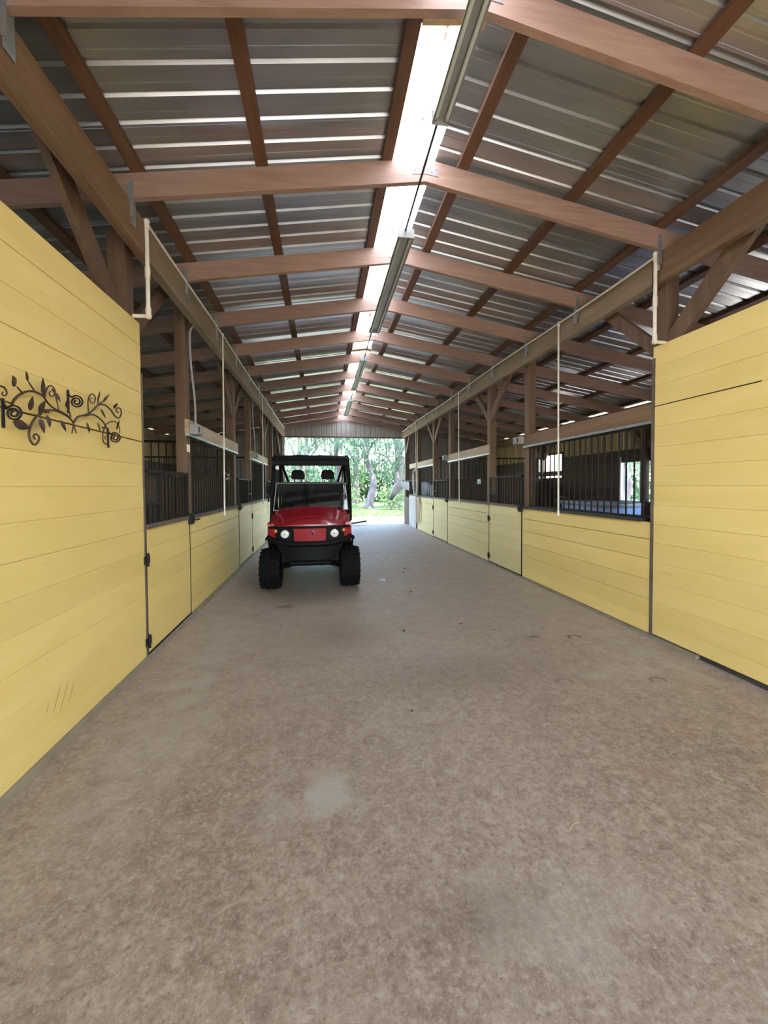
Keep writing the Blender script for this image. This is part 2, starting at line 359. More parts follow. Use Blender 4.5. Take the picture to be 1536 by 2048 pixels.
# ------------------------------------------------------------------ layout
WL, WR = -2.47, 2.37                 # front faces of the two stall fronts
NEAR, FAR = -4.3, 15.81
SL = .1648                           # roof slope
RZ = 4.15                            # underside of the rafters at the ridge
RDEP = .19; ROOF = RZ + RDEP + .038
OUT = 6.03; EAVE = 6.25
RY = [3.36 + 1.2272 * n for n in range(-6, 11)]
HALF = 1.17
T = .025
rz = lambda x: RZ - SL * abs(x)

# ------------------------------------------------------------------ floor and ground
fl = thing('floor', 'worn grey-brown concrete aisle floor between the stall fronts', 'floor', kind='structure')
ys = [NEAR, 3.56, 7.22, 10.88, FAR + .05]
for i in range(4):
    MB().cbox(WL - .02, WR + .02, ys[i] + (.004 if i else 0), ys[i + 1] - .004, -.12, 0, .004, 'x' if 0 else 'y').build('concrete_slab', M['concrete'], fl)
MB().box(WL - .3, WR + .3, NEAR, FAR, -.2, -.02).build('slab_bed', M['curb'], fl)
for sgn in (-1, 1):
    xa = WL - .02 if sgn < 0 else WR + .02
    MB().box(min(xa, sgn * OUT), max(xa, sgn * OUT), NEAR, FAR, -.1, -.015).build('dirt_floor', M['dirt'], fl)
gr = thing('ground', 'open ground round the barn, grass giving way to pale gravel', 'ground', kind='structure')
MB().box(-70, 80, -60, 90, -.3, -.14).build('lawn', M['lawn'], gr, label='green lawn soil')
MB().box(-14, 16, FAR + .05, 19.8, -.15, -.012).build('gravel_apron', M['gravel'], gr, label='pale sunlit gravel apron')
MB().box(-14, 16, -16, NEAR, -.15, -.012).build('gravel_apron', M['gravel'], gr)
MB().box(OUT + .05, 9.5, NEAR, FAR + .05, -.15, -.012).build('gravel_apron', M['gravel'], gr)

# ------------------------------------------------------------------ ceiling: rafters, purlins, roof sheets, skylight
ce = thing('ceiling', 'open gabled barn roof of red-brown rafters, purlins and galvanised sheets', 'ceiling', kind='structure')
def rafter_mesh(sg):
    mb = MB(); x1 = EAVE * sg; t = .022
    pts = [(0, RZ), (x1, rz(x1)), (x1, rz(x1) + RDEP), (0, RZ + RDEP)]
    mb.prism(pts, 'y', -t, t); return mb.mesh('rafter', M['rafter'])
raf = {-1: rafter_mesh(-1), 1: rafter_mesh(1)}
pl = MB()
pl.prism([(-.115, RZ + .045), (0, RZ + .06), (.115, RZ + .045), (.115, RZ + .115), (0, RZ + .13), (-.115, RZ + .115)], 'y', -.026, -.0225)
for k in range(6):
    pl.lathe([(0, -.030), (.007, -.029), (.008, -.026)], (-.09 + .036 * k, 0, RZ + .08 + (.022 if k % 2 else 0)), 'y', 6)
pl = pl.mesh('tie_plate', M['plate'])
st = MB()
for sg in (-1, 1):
    pass
def strap_mesh(sg, xf):
    m = MB(); x = sg * xf
    m.box(x - .02, x + .02, -.026, -.0225, 3.63, 3.90); m.box(min(x, x - sg * .004), max(x, x - sg * .004), -.026, .05, 3.58, 3.79)
    return m.mesh('rafter_strap', M['steel'])
straps = {-1: strap_mesh(-1, 2.325), 1: strap_mesh(1, 2.275)}
for y in RY:
    for sg in (-1, 1):
        o = link('rafter', raf[sg], ce); o.location.y = y
        s = link('rafter_strap', straps[sg], o)
    link('tie_plate', pl, o)
for sg in (-1, 1):
    for x in (.33, 1.35, 2.27, 3.2, 4.12, 5.05, 5.98):
        X = sg * x; zb = rz(x) + RDEP; d = SL * .045
        MB().prism([(X - .045, zb + sg * d), (X + .045, zb - sg * d), (X + .045, zb - sg * d + .038), (X - .045, zb + sg * d + .038)], 'y', NEAR - .25, FAR + .3).build('purlin', M['purlin'], ce)
prof = []
for k in range(5):
    a = k * .19
    prof += [(a + .02, 0), (a + .033, .018), (a + .052, .018), (a + .062, 0), (a + .105, 0), (a + .110, .0012), (a + .120, .0012), (a + .125, 0)]
prof = [(0, 0)] + prof + [(.951, 0)]
def sheet(x0):
    vs = []; n = len(prof)
    for x in (x0, 2.3, 4.4, EAVE + .25):
        vs += [(x, y, ROOF - SL * x + z + .001) for y, z in prof]
    fs = [(j * n + i, j * n + i + 1, (j + 1) * n + i + 1, (j + 1) * n + i) for j in range(3) for i in range(n - 1)]
    return MB().add(vs, fs).mesh('roof_sheet', M['roof'], 10)
shR, shL = sheet(.095), sheet(.30)
y = NEAR - .3
while y < FAR + .3:
    o = link('roof_sheet', shR, ce); o.location.y = y
    o = link('roof_sheet', shL, ce); o.location.y = y + .95; o.rotation_euler.z = PI
    y += .95
y = NEAR - .3
while y < FAR + .3:
    zt = ROOF + .024
    m = MB(); sec = [(-.42, zt - SL * .42), (0, zt), (.13, zt - SL * .13)]
    vs = [(a, yy, b) for yy in (y, y + 2.46) for a, b in sec]
    m.add(vs, [(0, 1, 4, 3), (1, 2, 5, 4)]).build('skylight_panel', M['skylight'], ce, label='milky translucent ridge panel with leaf litter on it')
    y += 2.44

for yb in (2.27, 4.76, 8.02):
    MB().prism([(-.285, rz(.285) + RDEP - .02), (0, RZ + RDEP - .02), (.10, rz(.1) + RDEP - .02), (.10, rz(.1) + RDEP + .03), (0, RZ + RDEP + .03), (-.285, rz(.285) + RDEP + .03)], 'y', yb - .07, yb + .07).build('skylight_block', M['block'], ce, label='pale wood block under the skylight')
# ------------------------------------------------------------------ stall fronts
def planks(parent, xf, side, y0, y1, zs, m, gaps=None, name='plank', t=T, c=.0012):
    """stack of horizontal planks between the heights zs; xf is the face towards the aisle"""
    for a, b in zip(zs[:-1], zs[1:]):
        g = gaps.get(round(b, 3), .0006) if gaps else .0006
        g0 = .0006
        j = rng.uniform(-.0010, .0010)
        xs = sorted((xf + j * 1, xf + side * t))
        MB().cbox(xs[0], xs[1], y0, y1, a + g0, b - g, c).build(name, m, parent)

def post(parent, x0, x1, y0, y1, z1, name='post', m=None):
    MB().cbox(x0, x1, y0, y1, 0, z1, .006, 'z').build(name, m or M['post'], parent)

walls = {}
for side, nm, lab in ((-1, 'wall_left', 'left aisle stall front of yellow planks with brown posts and beam'), (1, 'wall_right', 'right aisle stall front of yellow planks with brown posts and beam')):
    walls[side] = thing(nm, lab, 'wall', kind='structure')
wl_, wr_ = walls[-1], walls[1]
# near plank panels
zl = [.035, .2, .4, .6, .79, .98, 1.172, 1.375, 1.56, 1.755, 1.962, 2.18, 2.385, 2.59, 2.80, 2.995]
zr_ = [.05, .19, .381, .58, .78, .97, 1.157, 1.35, 1.537, 1.73, 1.922, 2.12, 2.324, 2.525, 2.715, 2.912]
planks(wl_, WL, -1, NEAR, 3.79, zl, M['yellow_left'], {1.962: .010, 2.8: .0045, 2.385: .0028, 1.172: .0015})
planks(wr_, WR, 1, NEAR, 3.50, zr_, M['yellow'])
MB().box(WR - .002, WR + .006, 2.51, 3.49, 2.3195, 2.3285).build('dark_gap_strip', M['black_iron'], wr_)  # added dark strip standing in for the shaded slot between planks
for s_, x, ye, top, p in ((-1, WL - T, 3.79, 2.99, wl_), (1, WR + T, 3.50, 2.9, wr_)):
    xs = sorted((x + s_ * .002, x + s_ * .02))
    MB().box(xs[0], xs[1], NEAR, ye - .01, .03, top).build('backing_sheet', M['dark_plank'], p)
    for yy in (NEAR + .1, 1.0):                                  # studs behind the planks
        xs = sorted((x + s_ * .022, x + s_ * .11))
        MB().box(xs[0], xs[1], yy, yy + .09, 0, top).build('stud', M['post'], p)
# steel corner strips at the panel ends
MB().box(WL - T - .004, WL + .006, 3.787, 3.815, .01, 2.55).build('edge_strip', M['ledge'], wl_)
MB().box(WR - .006, WR + T + .004, 3.475, 3.512, .03, 2.80).build('edge_strip', M['ledge'], wr_)
# bays of half-height planks: (y0, y1)
LB = [(5.02, 7.77), (9.19, 11.74), (13.16, 15.75)]
RB = [(3.515, 6.10), (7.45, 10.06), (11.47, 13.45)]
LD = [(3.815, 5.01), (7.785, 9.18), (11.755, 13.15)]
RD = [(6.12, 7.435), (10.075, 11.455)]
hz = [.04, .2, .388, .585, .80, 1.0, HALF]
for (bays, x, s_, p) in ((LB, WL, -1, wl_), (RB, WR, 1, wr_)):
    for i, (a, b) in enumerate(bays):
        planks(p, x, s_, a, b, hz, M['yellow'] if i == 0 else M['yellow_glare'], {1.0: .0055, .8: .0045, .585: .0035, .388: .0025})  # bays past the first use the glare-lightened yellow
        xs = sorted((x + s_ * (T + .002), x + s_ * (T + .02)))
        MB().box(xs[0], xs[1], a, b, .03, 1.15).build('backing_sheet', M['dark_plank'], p)
        xs = sorted((x - s_ * .022, x + s_ * .10))
        black = s_ > 0 and i == 0
        MB().cbox(xs[0], xs[1], a + (.11 if black else 0), b - (.95 if 0 else 0), HALF - .002, HALF + .035, .004).build('sill', M['black_ledge' if black else 'ledge'], p)
        xs = sorted((x - s_ * .004, x + s_ * .04)) if not (s_ > 0 and i == 0) else sorted((x + s_ * .0, x + s_ * .04))
        MB().cbox(xs[0], xs[1], a, b + .02, 2.195, 2.365, .004).build('header', M['beam'] if (s_ > 0 and i == 0) else M['header'], p)
        MB().box(xs[0] + .004, xs[1] + .006, a, b, 2.165, 2.195).build('header_flashing', M['steel'], p)
# posts: main (to the beam) and slimmer jambs
PT = .14
for (x, s_, p, mains, jambs) in ((WL - T, -1, wl_, (-.08, 3.68, 7.66, 11.62, 15.66), (5.10, 9.27, 13.24)), (WR + T, 1, wr_, (-.25, 3.45, 7.51, 11.53, 15.66), (6.02, 9.985, 13.53))):
    bx = (-2.33, -2.42) if s_ < 0 else (2.30, 2.39)
    for y in mains:
        xs = sorted((x, x + s_ * PT)); post(p, xs[0], xs[1], y - PT / 2, y + PT / 2, 3.72 - .005 if 0 else 3.70)
        for d in (-1, 1):
            if d > 0 and y > 15: continue
            xm = x + s_ * .045
            MB().bar((xm, y + d * .03, 2.86), (xm, y + d * 1.0, 3.76 if 1 else 0), .055, .17 if d < 0 else .12).build('knee_brace', M['post'], p)
    for y in jambs:
        xs = sorted((x, x + s_ * .12)); post(p, xs[0], xs[1], y - .07, y + .07, 3.70, 'jamb_post')
    xs = sorted((bx[0], bx[1]))
    # the beam runs in three lengths, joints over the posts
    cuts = [NEAR + .05, mains[1], mains[2], mains[3], FAR - .08]
    for a, b in zip(cuts[:-1], cuts[1:]):
        MB().cbox(xs[0], xs[1], a + .002, b - .002, 3.485, 3.762, .006).build('aisle_beam', M['beam'] if a < 2 else M['beam_glare'], p)  # lengths past the first carry the painted glare
# the whitewashed low boards and dark low boards at the far right end
for k in range(3):
    a = 13.72 + .36 * k
    MB().cbox(WR, WR + T, a + .002, a + .355, .03, 1.19, .003, 'z').build('plank', M['white_board'], wr_, label='weathered white upright plank')
for k in range(4):
    a = 14.82 + .235 * k
    MB().cbox(WR + .005, WR + .005 + T, a + .002, a + .23, .03, 1.12, .003, 'z').build('plank', M['dark_plank'], wr_, label='dark brown upright plank')
MB().cbox(WR + .002, WR + .05, 13.62, 14.80, 1.2, 1.25, .004).build('sill', M['black_ledge'], wr_)
for a in (13.62, 14.74):
    MB().box(WR + .005, WR + .045, a, a + .06, 1.25, 1.76).build('side_rail', M['black_iron'], wr_)
MB().box(WR + .005, WR + .045, 13.62, 14.80, 1.72, 1.77).build('top_rail', M['black_iron'], wr_)
for k in range(10):
    MB().tube([(WR + .025, 13.74 + .105 * k, 1.25), (WR + .025, 13.74 + .105 * k, 1.72)], .011, 6).build('bar', M['dark_iron'], wr_, 60)
MB().cbox(WR - .005, WR + .04, 13.6, 14.7, 2.195, 2.365, .004).build('header', M['header'], wr_)
# baseboards: raised dusty curb along both fronts
MB().prism([(WL - .03, 0), (WL + .035, 0), (WL + .028, .03), (WL - .03, .036)], 'y', NEAR, FAR).build('baseboard_left', M['curb'], kind='structure', label='dusty concrete curb along the foot of the left stall front', category='baseboard')
MB().prism([(WR + .03, 0), (WR - .012, 0), (WR - .008, .03), (WR + .03, .036)], 'y', 3.0, FAR).build('baseboard_right', M['curb'], kind='structure', label='dusty concrete curb along the foot of the right stall front', category='baseboard')

# ------------------------------------------------------------------ stall doors
def stall_door(name, label, x, s_, y0, y1, hinge_low, m, first):
    d = thing(name, label, 'stall door', (x, (y0 + y1) / 2, 0), kind='structure')
    L = (y1 - y0) / 2 - .012
    xs = lambda a, b: tuple(sorted((s_ * a, s_ * b)))
    zz = [.05, .24, .43, .62, .81, 1.0, 1.175]
    for a, b in zip(zz[:-1], zz[1:]):
        j = rng.uniform(0, .001); q = xs(j, T)
        MB().cbox(q[0], q[1], -L, L, a + .0006, b - .0006, .0012).build('plank', m, d)
    q = xs(T + .002, T + .02); MB().box(q[0], q[1], -L, L, .05, 1.17).build('backing_sheet', M['dark_plank'], d)
    q = xs(-.018, .05); MB().cbox(q[0], q[1], -L, L, 1.175, 1.215, .004).build('sill', M['ledge'], d)
    q = xs(-.004, .008)
    for e in (-1, 1):
        ye = e * (L + .004); MB().box(q[0], q[1], ye - .006, ye + .006, .03, 1.2).build('edge_channel', M['black_iron'], d)
    MB().box(*xs(-.004, .03), -L, L, .015, .05).build('bottom_channel', M['black_iron'], d)
    # upper bar frame with a drop-down opening
    q = xs(.0, .035)
    for e in (-1, 1):
        MB().box(q[0], q[1], e * L - .03 * (e > 0), e * L + .03 * (e < 0), 1.215, 1.715).build('side_rail', M['black_iron'], d)
    h = -1 if hinge_low else 1                       # opening lies on the hinge side
    MB().box(q[0], q[1], -L, L, 1.69, 1.72).build('top_rail', M['black_iron'], d)
    c0, c1 = (-L + .03, -L + .36) if h < 0 else (L - .36, L - .03)
    MB().box(q[0], q[1], c0, c1, 1.385, 1.41).build('opening_rail', M['black_iron'], d)
    xo = c1 if h < 0 else c0
    MB().box(q[0], q[1], xo - .014, xo + .014, 1.215, 1.70).build('opening_rail', M['black_iron'], d)
    k = -L + .10
    while k < L - .05:
        inside = c0 - .01 < k < c1 + .01
        MB().tube([(s_ * .018, k, 1.215), (s_ * .018, k, 1.39 if inside else 1.70)], .010, 6).build('bar', M['dark_iron'], d, 60)
        k += .1
    # dark stall mat hung inside the solid half
    a, b = (c1 + .02, L - .04) if h < 0 else (-L + .04, c0 - .02)
    q = xs(.037, .043); MB().box(q[0], q[1], a, b, 1.2, 1.66).build('backing_panel', M['dark_plank'], d)
    hy = -L - .006 if hinge_low else L + .006
    for z in (.16, .90):
        g = MB(); g.box(*xs(-.012, .0), hy - .05, hy + .05, z - .035, z + .035); g.tube([(-s_ * .014, hy, z - .06), (-s_ * .014, hy, z + .06)], .013, 8)
        hg = g.build('hinge', M['black_iron'], d)
    ly = L if hinge_low else -L
    g = MB(); g.cbox(*xs(-.045, -.002), ly - .05, ly + .05, 1.11, 1.24, .012); lt = g.build('latch', M['black_iron'], d)
    MB().tube([(-s_ * .045, ly, 1.17), (-s_ * .075, ly, 1.16), (-s_ * .085, ly + .10 * (1 if hinge_low else -1), 1.165)], .009, 6).build('latch_lever', M['black_iron'], lt)
    return d
stall_door('door_1', 'nearest half-height yellow door on the left, beside the tall plank panel', WL, -1, *LD[0], True, M['yellow'], True)
stall_door('door_2', 'second half-height yellow door along the left stall front', WL, -1, *LD[1], False, M['yellow_glare'], False)
stall_door('door_3', 'third half-height yellow door on the left, behind the red utility vehicle', WL, -1, *LD[2], False, M['yellow_glare'], False)
stall_door('door_4', 'nearest half-height yellow door on the right with dark barred top', WR, 1, *RD[0], False, M['yellow_glare'], True)
stall_door('door_5', 'farther half-height yellow door on the right, short of the grey horse', WR, 1, *RD[1], False, M['yellow_glare'], False)

# ------------------------------------------------------------------ bar grilles over the half walls
barme = MB().tube([(0, 0, 0), (0, 0, .955)], .0095, 6).mesh('bar', M['dark_iron'], 60)
def grille(label, x, y0, y1):
    g = thing('stall_grille', label, 'grille', (x, (y0 + y1) / 2, HALF + .035), group='bar grilles above the half walls')
    L = (y1 - y0) / 2
    MB().box(-.016, .016, -L, L, 0, .022).build('bottom_rail', M['black_iron'], g)
    MB().box(-.016, .016, -L, L, .935, .957).build('top_rail', M['black_iron'], g)
    n = int(2 * L / .112)
    for k in range(n + 1):
        o = link('bar', barme, g); o.location.y = -L + .01 + (2 * L - .02) * k / n
xg = .045
for i, (a, b) in enumerate(LB):
    grille(['nearest dark bar grille over the left half wall, past the first door', 'second dark bar grille over the left half wall, beside the red vehicle', 'farthest dark bar grille over the left half wall, behind the red vehicle'][i], WL - xg, a + (.15 if 1 else 0), b - .08)
for i, (a, b) in enumerate(RB):
    grille(['nearest dark bar grille on the right, windows and blue tub behind it', 'second dark bar grille on the right with a small white card', 'farthest dark bar grille on the right, the grey horse behind it'][i], WR + xg, a + .03, b - .15 if i < 2 else b - .02)

# ------------------------------------------------------------------ far and near gable walls, outer walls, partitions
def gable(name, label, y, dy):
    g = thing(name, label, 'wall', kind='structure')
    x = -EAVE + .1
    wdt = .2
    while x < EAVE - .1:
        x1 = x + wdt; xm = (x + x1) / 2
        zb = 3.50 if abs(xm) < 2.44 else 0
        t0, t1 = ROOF - SL * abs(x) - .005, ROOF - SL * abs(x1) - .005
        m = MB(); a = x; b = x1
        sec = [(a, 0), (a + .03, -.012), (b - .03, -.012), (b, 0), (b, .006), (a, .006)]
        vs = [(px, y + q * dy, zb) for px, q in sec] + [(px, y + q * dy, ROOF - SL * abs(px) - .005) for px, q in sec]
        n = 6; m.add(vs, [tuple(range(n))[::-1], tuple(range(n, 2 * n))] + [(i, (i + 1) % n, n + (i + 1) % n, n + i) for i in range(n)])
        m.build('metal_sheet', M['gable'], g)
        x = x1
    MB().box(-2.5, 2.5, y - .05 * dy - .02, y - .05 * dy + .02, 3.46, 3.52).build('door_header', M['post'], g)
    for s_ in (-1, 1):
        xs = sorted((s_ * 2.44, s_ * 2.56)); MB().box(xs[0], xs[1], min(y - .04 * dy, y - .13 * dy), max(y - .04 * dy, y - .13 * dy), 0, 3.6).build('door_jamb', M['dark_plank'], g)
    return g
gable('wall_far', 'grey ribbed metal gable wall round the far doorway', FAR, 1)
gable('wall_near', 'grey ribbed metal gable wall behind the viewer', NEAR, -1)

WIN = [(7.42, 8.33, 1.19, 2.20), (10.6, 11.95, 1.77, 2.46)]
def outer(name, label, s_, wins):
    g = thing(name, label, 'wall', kind='structure')
    ztop = rz(OUT) + .15
    y = NEAR; wd = .182
    xs = sorted((s_ * OUT, s_ * (OUT + .02)))
    while y < FAR - .01:
        y1 = min(y + wd, FAR); cut = [w for w in wins if w[0] < (y + y1) / 2 < w[1]]
        spans = [(2.35, ztop)]
        if cut: spans = [(max(2.35, cut[0][3]), ztop)]
        for a, b in spans: MB().cbox(xs[0], xs[1], y + .004, y1 - .004, a, b, .003, 'z').build('board', M['tan_board'], g, label='tan upright board')
        y = y1
    zz = [0, .30, .6, .9, 1.19, 1.48, 1.77, 2.06, 2.35]
    for a, b in zip(zz[:-1], zz[1:]):
        segs = []; c = NEAR
        for w in sorted(wins):
            if w[2] < (a + b) / 2 < w[3]: segs.append((c, w[0])); c = w[1]
        segs.append((c, FAR))
        for p, q in segs: MB().cbox(xs[0], xs[1], p, q, a, b, .004).build('plank', M['dark_plank'], g)
    for yy in (3.5, 7.55, 11.55):
        xp = sorted((s_ * (OUT - .005), s_ * (OUT - .13))); MB().cbox(xp[0], xp[1], yy - .06, yy + .06, 0, ztop - .2, .005, 'z').build('post', M['post'], g)
        MB().bar((s_ * (OUT - .06), yy - .06, 2.35), (s_ * (OUT - .06), yy - .55, 2.95), .04, .12).build('knee_brace', M['post'], g)
        MB().bar((s_ * (OUT - .06), yy + .06, 2.35), (s_ * (OUT - .06), yy + .55, 2.95), .04, .12).build('knee_brace', M['post'], g)
    xp = sorted((s_ * (OUT - .005), s_ * (OUT - .05))); MB().box(xp[0], xp[1], NEAR, FAR, 3.0, 3.17).build('eave_beam', M['beam'], g)
    return g
outer('wall_outer_right', 'outer wall behind the right stalls, tan boards over dark planks', 1, WIN + [(-2.6, -1.0, 1.19, 2.35), (1.0, 2.6, 1.19, 2.35), (4.6, 6.2, 1.19, 2.35)])  # openings listed after WIN are unseen, added to brighten the stalls
outer('wall_outer_left', 'outer wall behind the left stalls, tan boards over dark planks', -1, [(-2.6, -1.0, 1.19, 2.35), (1.0, 2.6, 1.19, 2.35), (4.6, 6.2, 1.19, 2.35), (8.4, 10.0, 1.19, 2.35)])  # unseen openings, added to bring light into the left stalls
for i, (a, b, c, d) in enumerate(WIN):
    wdw = thing('window_%d' % (i + 1), ['nearer open window of the outer right wall, seen through the bars', 'farther open window of the outer right wall, crossed by a dark rail'][i], 'window', (OUT, (a + b) / 2, c), kind='structure')
    h = (b - a) / 2
    if i == 1: MB().box(-.03, .03, -h, h, .05, .20).build('window_rail', M['dark_plank'], wdw)
    for e in (-1, 1): MB().box(-.02, .05, e * h - .03, e * h + .03, -.03, d - c + .03).build('window_frame', M['white_board'] if i == 0 else M['dark_plank'], wdw)
    MB().box(-.04, .06, -h, h, -.035, 0).build('window_sill', M['white_board'] if i == 0 else M['dark_plank'], wdw)
    MB().box(-.02, .05, -h, h, d - c, d - c + .06).build('window_frame', M['dark_plank'], wdw)
for s_, ysx in ((-1, (3.68, 7.66, 11.62)), (1, (3.45, 7.51, 11.53))):
    for i, yy in enumerate(ysx):
        xa = WL - T - PT - .01 if s_ < 0 else WR + T + PT + .01
        if s_ > 0 and i == 1: continue
        g = thing('wall_partition', 'dark plank partition %s between two %s stalls' % (['at the near post', 'at the middle post', 'at the far post'][i], 'left' if s_ < 0 else 'right'), 'wall', kind='structure')
        x0, x1 = sorted((xa, s_ * (OUT - .14)))
        zz = [0, .28, .57, .85, 1.14, 1.43, 1.68]
        for a, b in zip(zz[:-1], zz[1:]): MB().cbox(x0, x1, yy - .02, yy + .02, a, b, .004, 'x').build('plank', M['dark_plank'], g)
        MB().box(x0, x1, yy - .03, yy + .03, 1.68, 1.76).build('rail', M['dark_plank'], g)
        MB().box(x0, x1, yy - .02, yy + .02, 2.36, 2.4).build('rail', M['dark_iron'], g)
        k = x0 + .08
        while k < x1:
            o = link('bar', barme, g); o.location = (k, yy, 1.76); o.scale.z = .63; k += .125

# ------------------------------------------------------------------ water pipes
def smooth_path(pts, n=6):
    """Catmull-Rom through the points"""
    P = [Vector(p) for p in pts]; P = [P[0] * 2 - P[1]] + P + [P[-1] * 2 - P[-2]]; out = []
    for i in range(1, len(P) - 2):
        for k in range(n):
            t = k / n; a, b, c, d = P[i - 1], P[i], P[i + 1], P[i + 2]
            out.append(.5 * ((2 * b) + (c - a) * t + (2 * a - 5 * b + 4 * c - d) * t * t + (3 * b - a - 3 * c + d) * t ** 3))
    return out + [P[-2]]
def water_pipe(label, x, s_, y0, top, bottom, drops, sag):
    g = thing('water_pipe', label, 'pipe', (x, y0, 0), group='white water pipes along the aisle beams')
    run = [(0, yy - y0, top + sag(yy)) for yy in [y0 + (15.5 - y0) * k / 22 for k in range(23)]]
    MB().tube(smooth_path(run, 3), .0125, 8).build('pipe_run', M['pvc'], g, 60)
    MB().tube([(0, 0, top), (0, 0, bottom)], .0165, 10).build('drop_pipe', M['pvc'], g, 60)
    for z in (top - .03, bottom + .04):
        MB().tube([(0, 0, z - .03), (0, 0, z + .03)], .0215, 10).build('pipe_coupling', M['pvc'], g, 60)
    zc = bottom + (top - bottom) * .46; MB().tube([(0, 0, zc - .045), (0, 0, zc + .045)], .021, 10).build('pipe_coupling', M['pvc'], g, 60)
    MB().ell((0, 0, bottom), (.026, .026, .026)).build('pipe_elbow', M['pvc'], g, 60)
    MB().tube([(0, 0, bottom), (s_ * .12, 0, bottom - .004)], .0165, 8).build('pipe_stub', M['pvc'], g, 60)
    MB().ell((0, 0, top), (.025, .025, .028)).build('pipe_elbow', M['pvc'], g, 60)
    for yy in drops:
        t = top + sag(yy)
        MB().tube([(0, yy - y0, t), (s_ * .004, yy - y0, 2.6), (s_ * (abs(x) - 0) * 0 + s_ * .012, yy - y0, 1.16)], .0115, 8).build('drop_pipe', M['pvc'], g, 60)
        MB().tube([(0, yy - y0, t - .03), (0, yy - y0, t + .02)], .018, 8).build('pipe_tee', M['pvc'], g, 60)
        MB().tube([(s_ * .012, yy - y0, 1.13), (s_ * .012, yy - y0, 1.20)], .017, 8).build('pipe_coupling', M['pvc'], g, 60)
        MB().tube([(s_ * .006, yy - y0, 2.14), (s_ * .006, yy - y0, 2.20)], .015, 8).build('pipe_coupling', M['pvc'], g, 60)
water_pipe('white plastic water pipe along the left aisle beam with drop pipes', -2.405 + .085, -1, 3.60, 3.762, 2.985, (6.12, 9.95), lambda y: .012 * math.sin(y * 1.3))
water_pipe('white plastic water pipe along the right aisle beam with drop pipes', 2.268, 1, 3.38, 3.745, 2.92, (4.95, 8.92, 13.22), lambda y: .018 * math.sin(y * 1.05 + .5) - .01)

# ------------------------------------------------------------------ junction boxes and conduits
def jbox(label, x, y, z, s_, conduit):
    g = thing('junction_box', label, 'box', (x, y, z), group='grey electrical boxes at the stall headers')
    xs = sorted((0, -s_ * .09))
    MB().cbox(xs[0], xs[1], -.10, .10, -.06, .06, .006).build('box_body', M['grey_box'], g)
    xs = sorted((-s_ * .09, -s_ * .115)); MB().cbox(xs[0], xs[1], -.045, .045, -.05, .05, .006).build('box_cover', M['grey_box'], g)
    for q in (-.07, .07):
        xs = sorted((-s_ * .09, -s_ * .1)); MB().box(xs[0], xs[1], q - .012, q + .012, -.03, .03).build('outlet', M['cable'], g)
    if conduit:
        MB().tube(smooth_path([(-s_ * .04, -.02, .06), (-s_ * .045, -.05, .35), (-s_ * .02, -.09, .8), (-s_ * .02, -.10, 1.15), (-s_ * .05, -.02, 1.27)], 5), .013, 8).build('conduit', M['grey_box'], g, 60)
jbox('grey electrical box with conduit on the first left jamb post', WL + .006, 5.16, 2.25, -1, True)
jbox('grey electrical box on the second left jamb post, above the red vehicle', WL + .006, 9.40, 2.26, -1, True)
jbox('grey electrical box on the first right jamb post', WR - .0, 6.16, 2.29, 1, False)
jbox('grey electrical box on the second right jamb post, beyond the first', WR - .0, 10.12, 2.29, 1, False)

# ------------------------------------------------------------------ ceiling lights and their cable
def strip_light(label, y0, y1, x, z, wide):
    g = thing('ceiling_light', label, 'light', (x, (y0 + y1) / 2, z), group='unlit strip lights under the ridge')
    L = (y1 - y0) / 2; w2 = wide / 2
    MB().prism([(-w2 * .45, .0), (w2 * .45, 0), (w2 * .45, .06), (-w2 * .45, .06)], 'y', -L, L).build('housing', M['fixture'], g)
    for e in (-1, 1):
        MB().prism([(e * w2 * .45, .012), (e * w2, -.028), (e * w2, -.022), (e * w2 * .45, .02)], 'y', -L, L).build('reflector_wing', M['fixture'], g)
        MB().tube([(e * w2 * .62, -L + .05, -.022), (e * w2 * .62, L - .05, -.022)], .0125, 8).build('tube', M['tube'], g, 60)
        MB().box(-w2, w2, e * L - .004, e * L + .004, -.03, .058).build('end_cap', M['fixture'], g)
        for q in (-1, 1):
            MB().box(q * w2 * .62 - .012, q * w2 * .62 + .012, e * (L - .045) - .014, e * (L - .045) + .014, -.03, .004).build('tube_socket', M['fixture'], g)
    for q in (-.7, .7):
        MB().tube([(0, q * L, .06), (0, q * L, RZ - z)], .006, 6).build('hanger', M['steel'], g)
strip_light('nearest unlit strip light, overhead at the top of the skylight', .20, 2.64, -.085, 4.02, .115)
strip_light('second unlit strip light, the wide pale one under the ridge', 3.86, 6.30, -.06, 4.02, .165)
strip_light('third unlit strip light under the ridge, beyond the wide pale one', 7.70, 10.14, -.09, 4.02, .13)
strip_light('farthest unlit strip light, just before the far gable wall', 11.5, 13.94, -.08, 4.04, .15)
for lab, a, b in (('dark cable joining the nearest strip light to the wide one', 2.64, 3.86), ('dark cable joining the wide strip light to the third one', 6.30, 7.70), ('dark cable joining the third strip light to the farthest one', 10.14, 11.5)):
    MB().tube([(-.085, a, 4.06), (-.08, (a + b) / 2, 4.045), (-.065, b, 4.06)], .0095, 8).build('light_cable', M['cable'], None, 60, label=lab, category='cable')

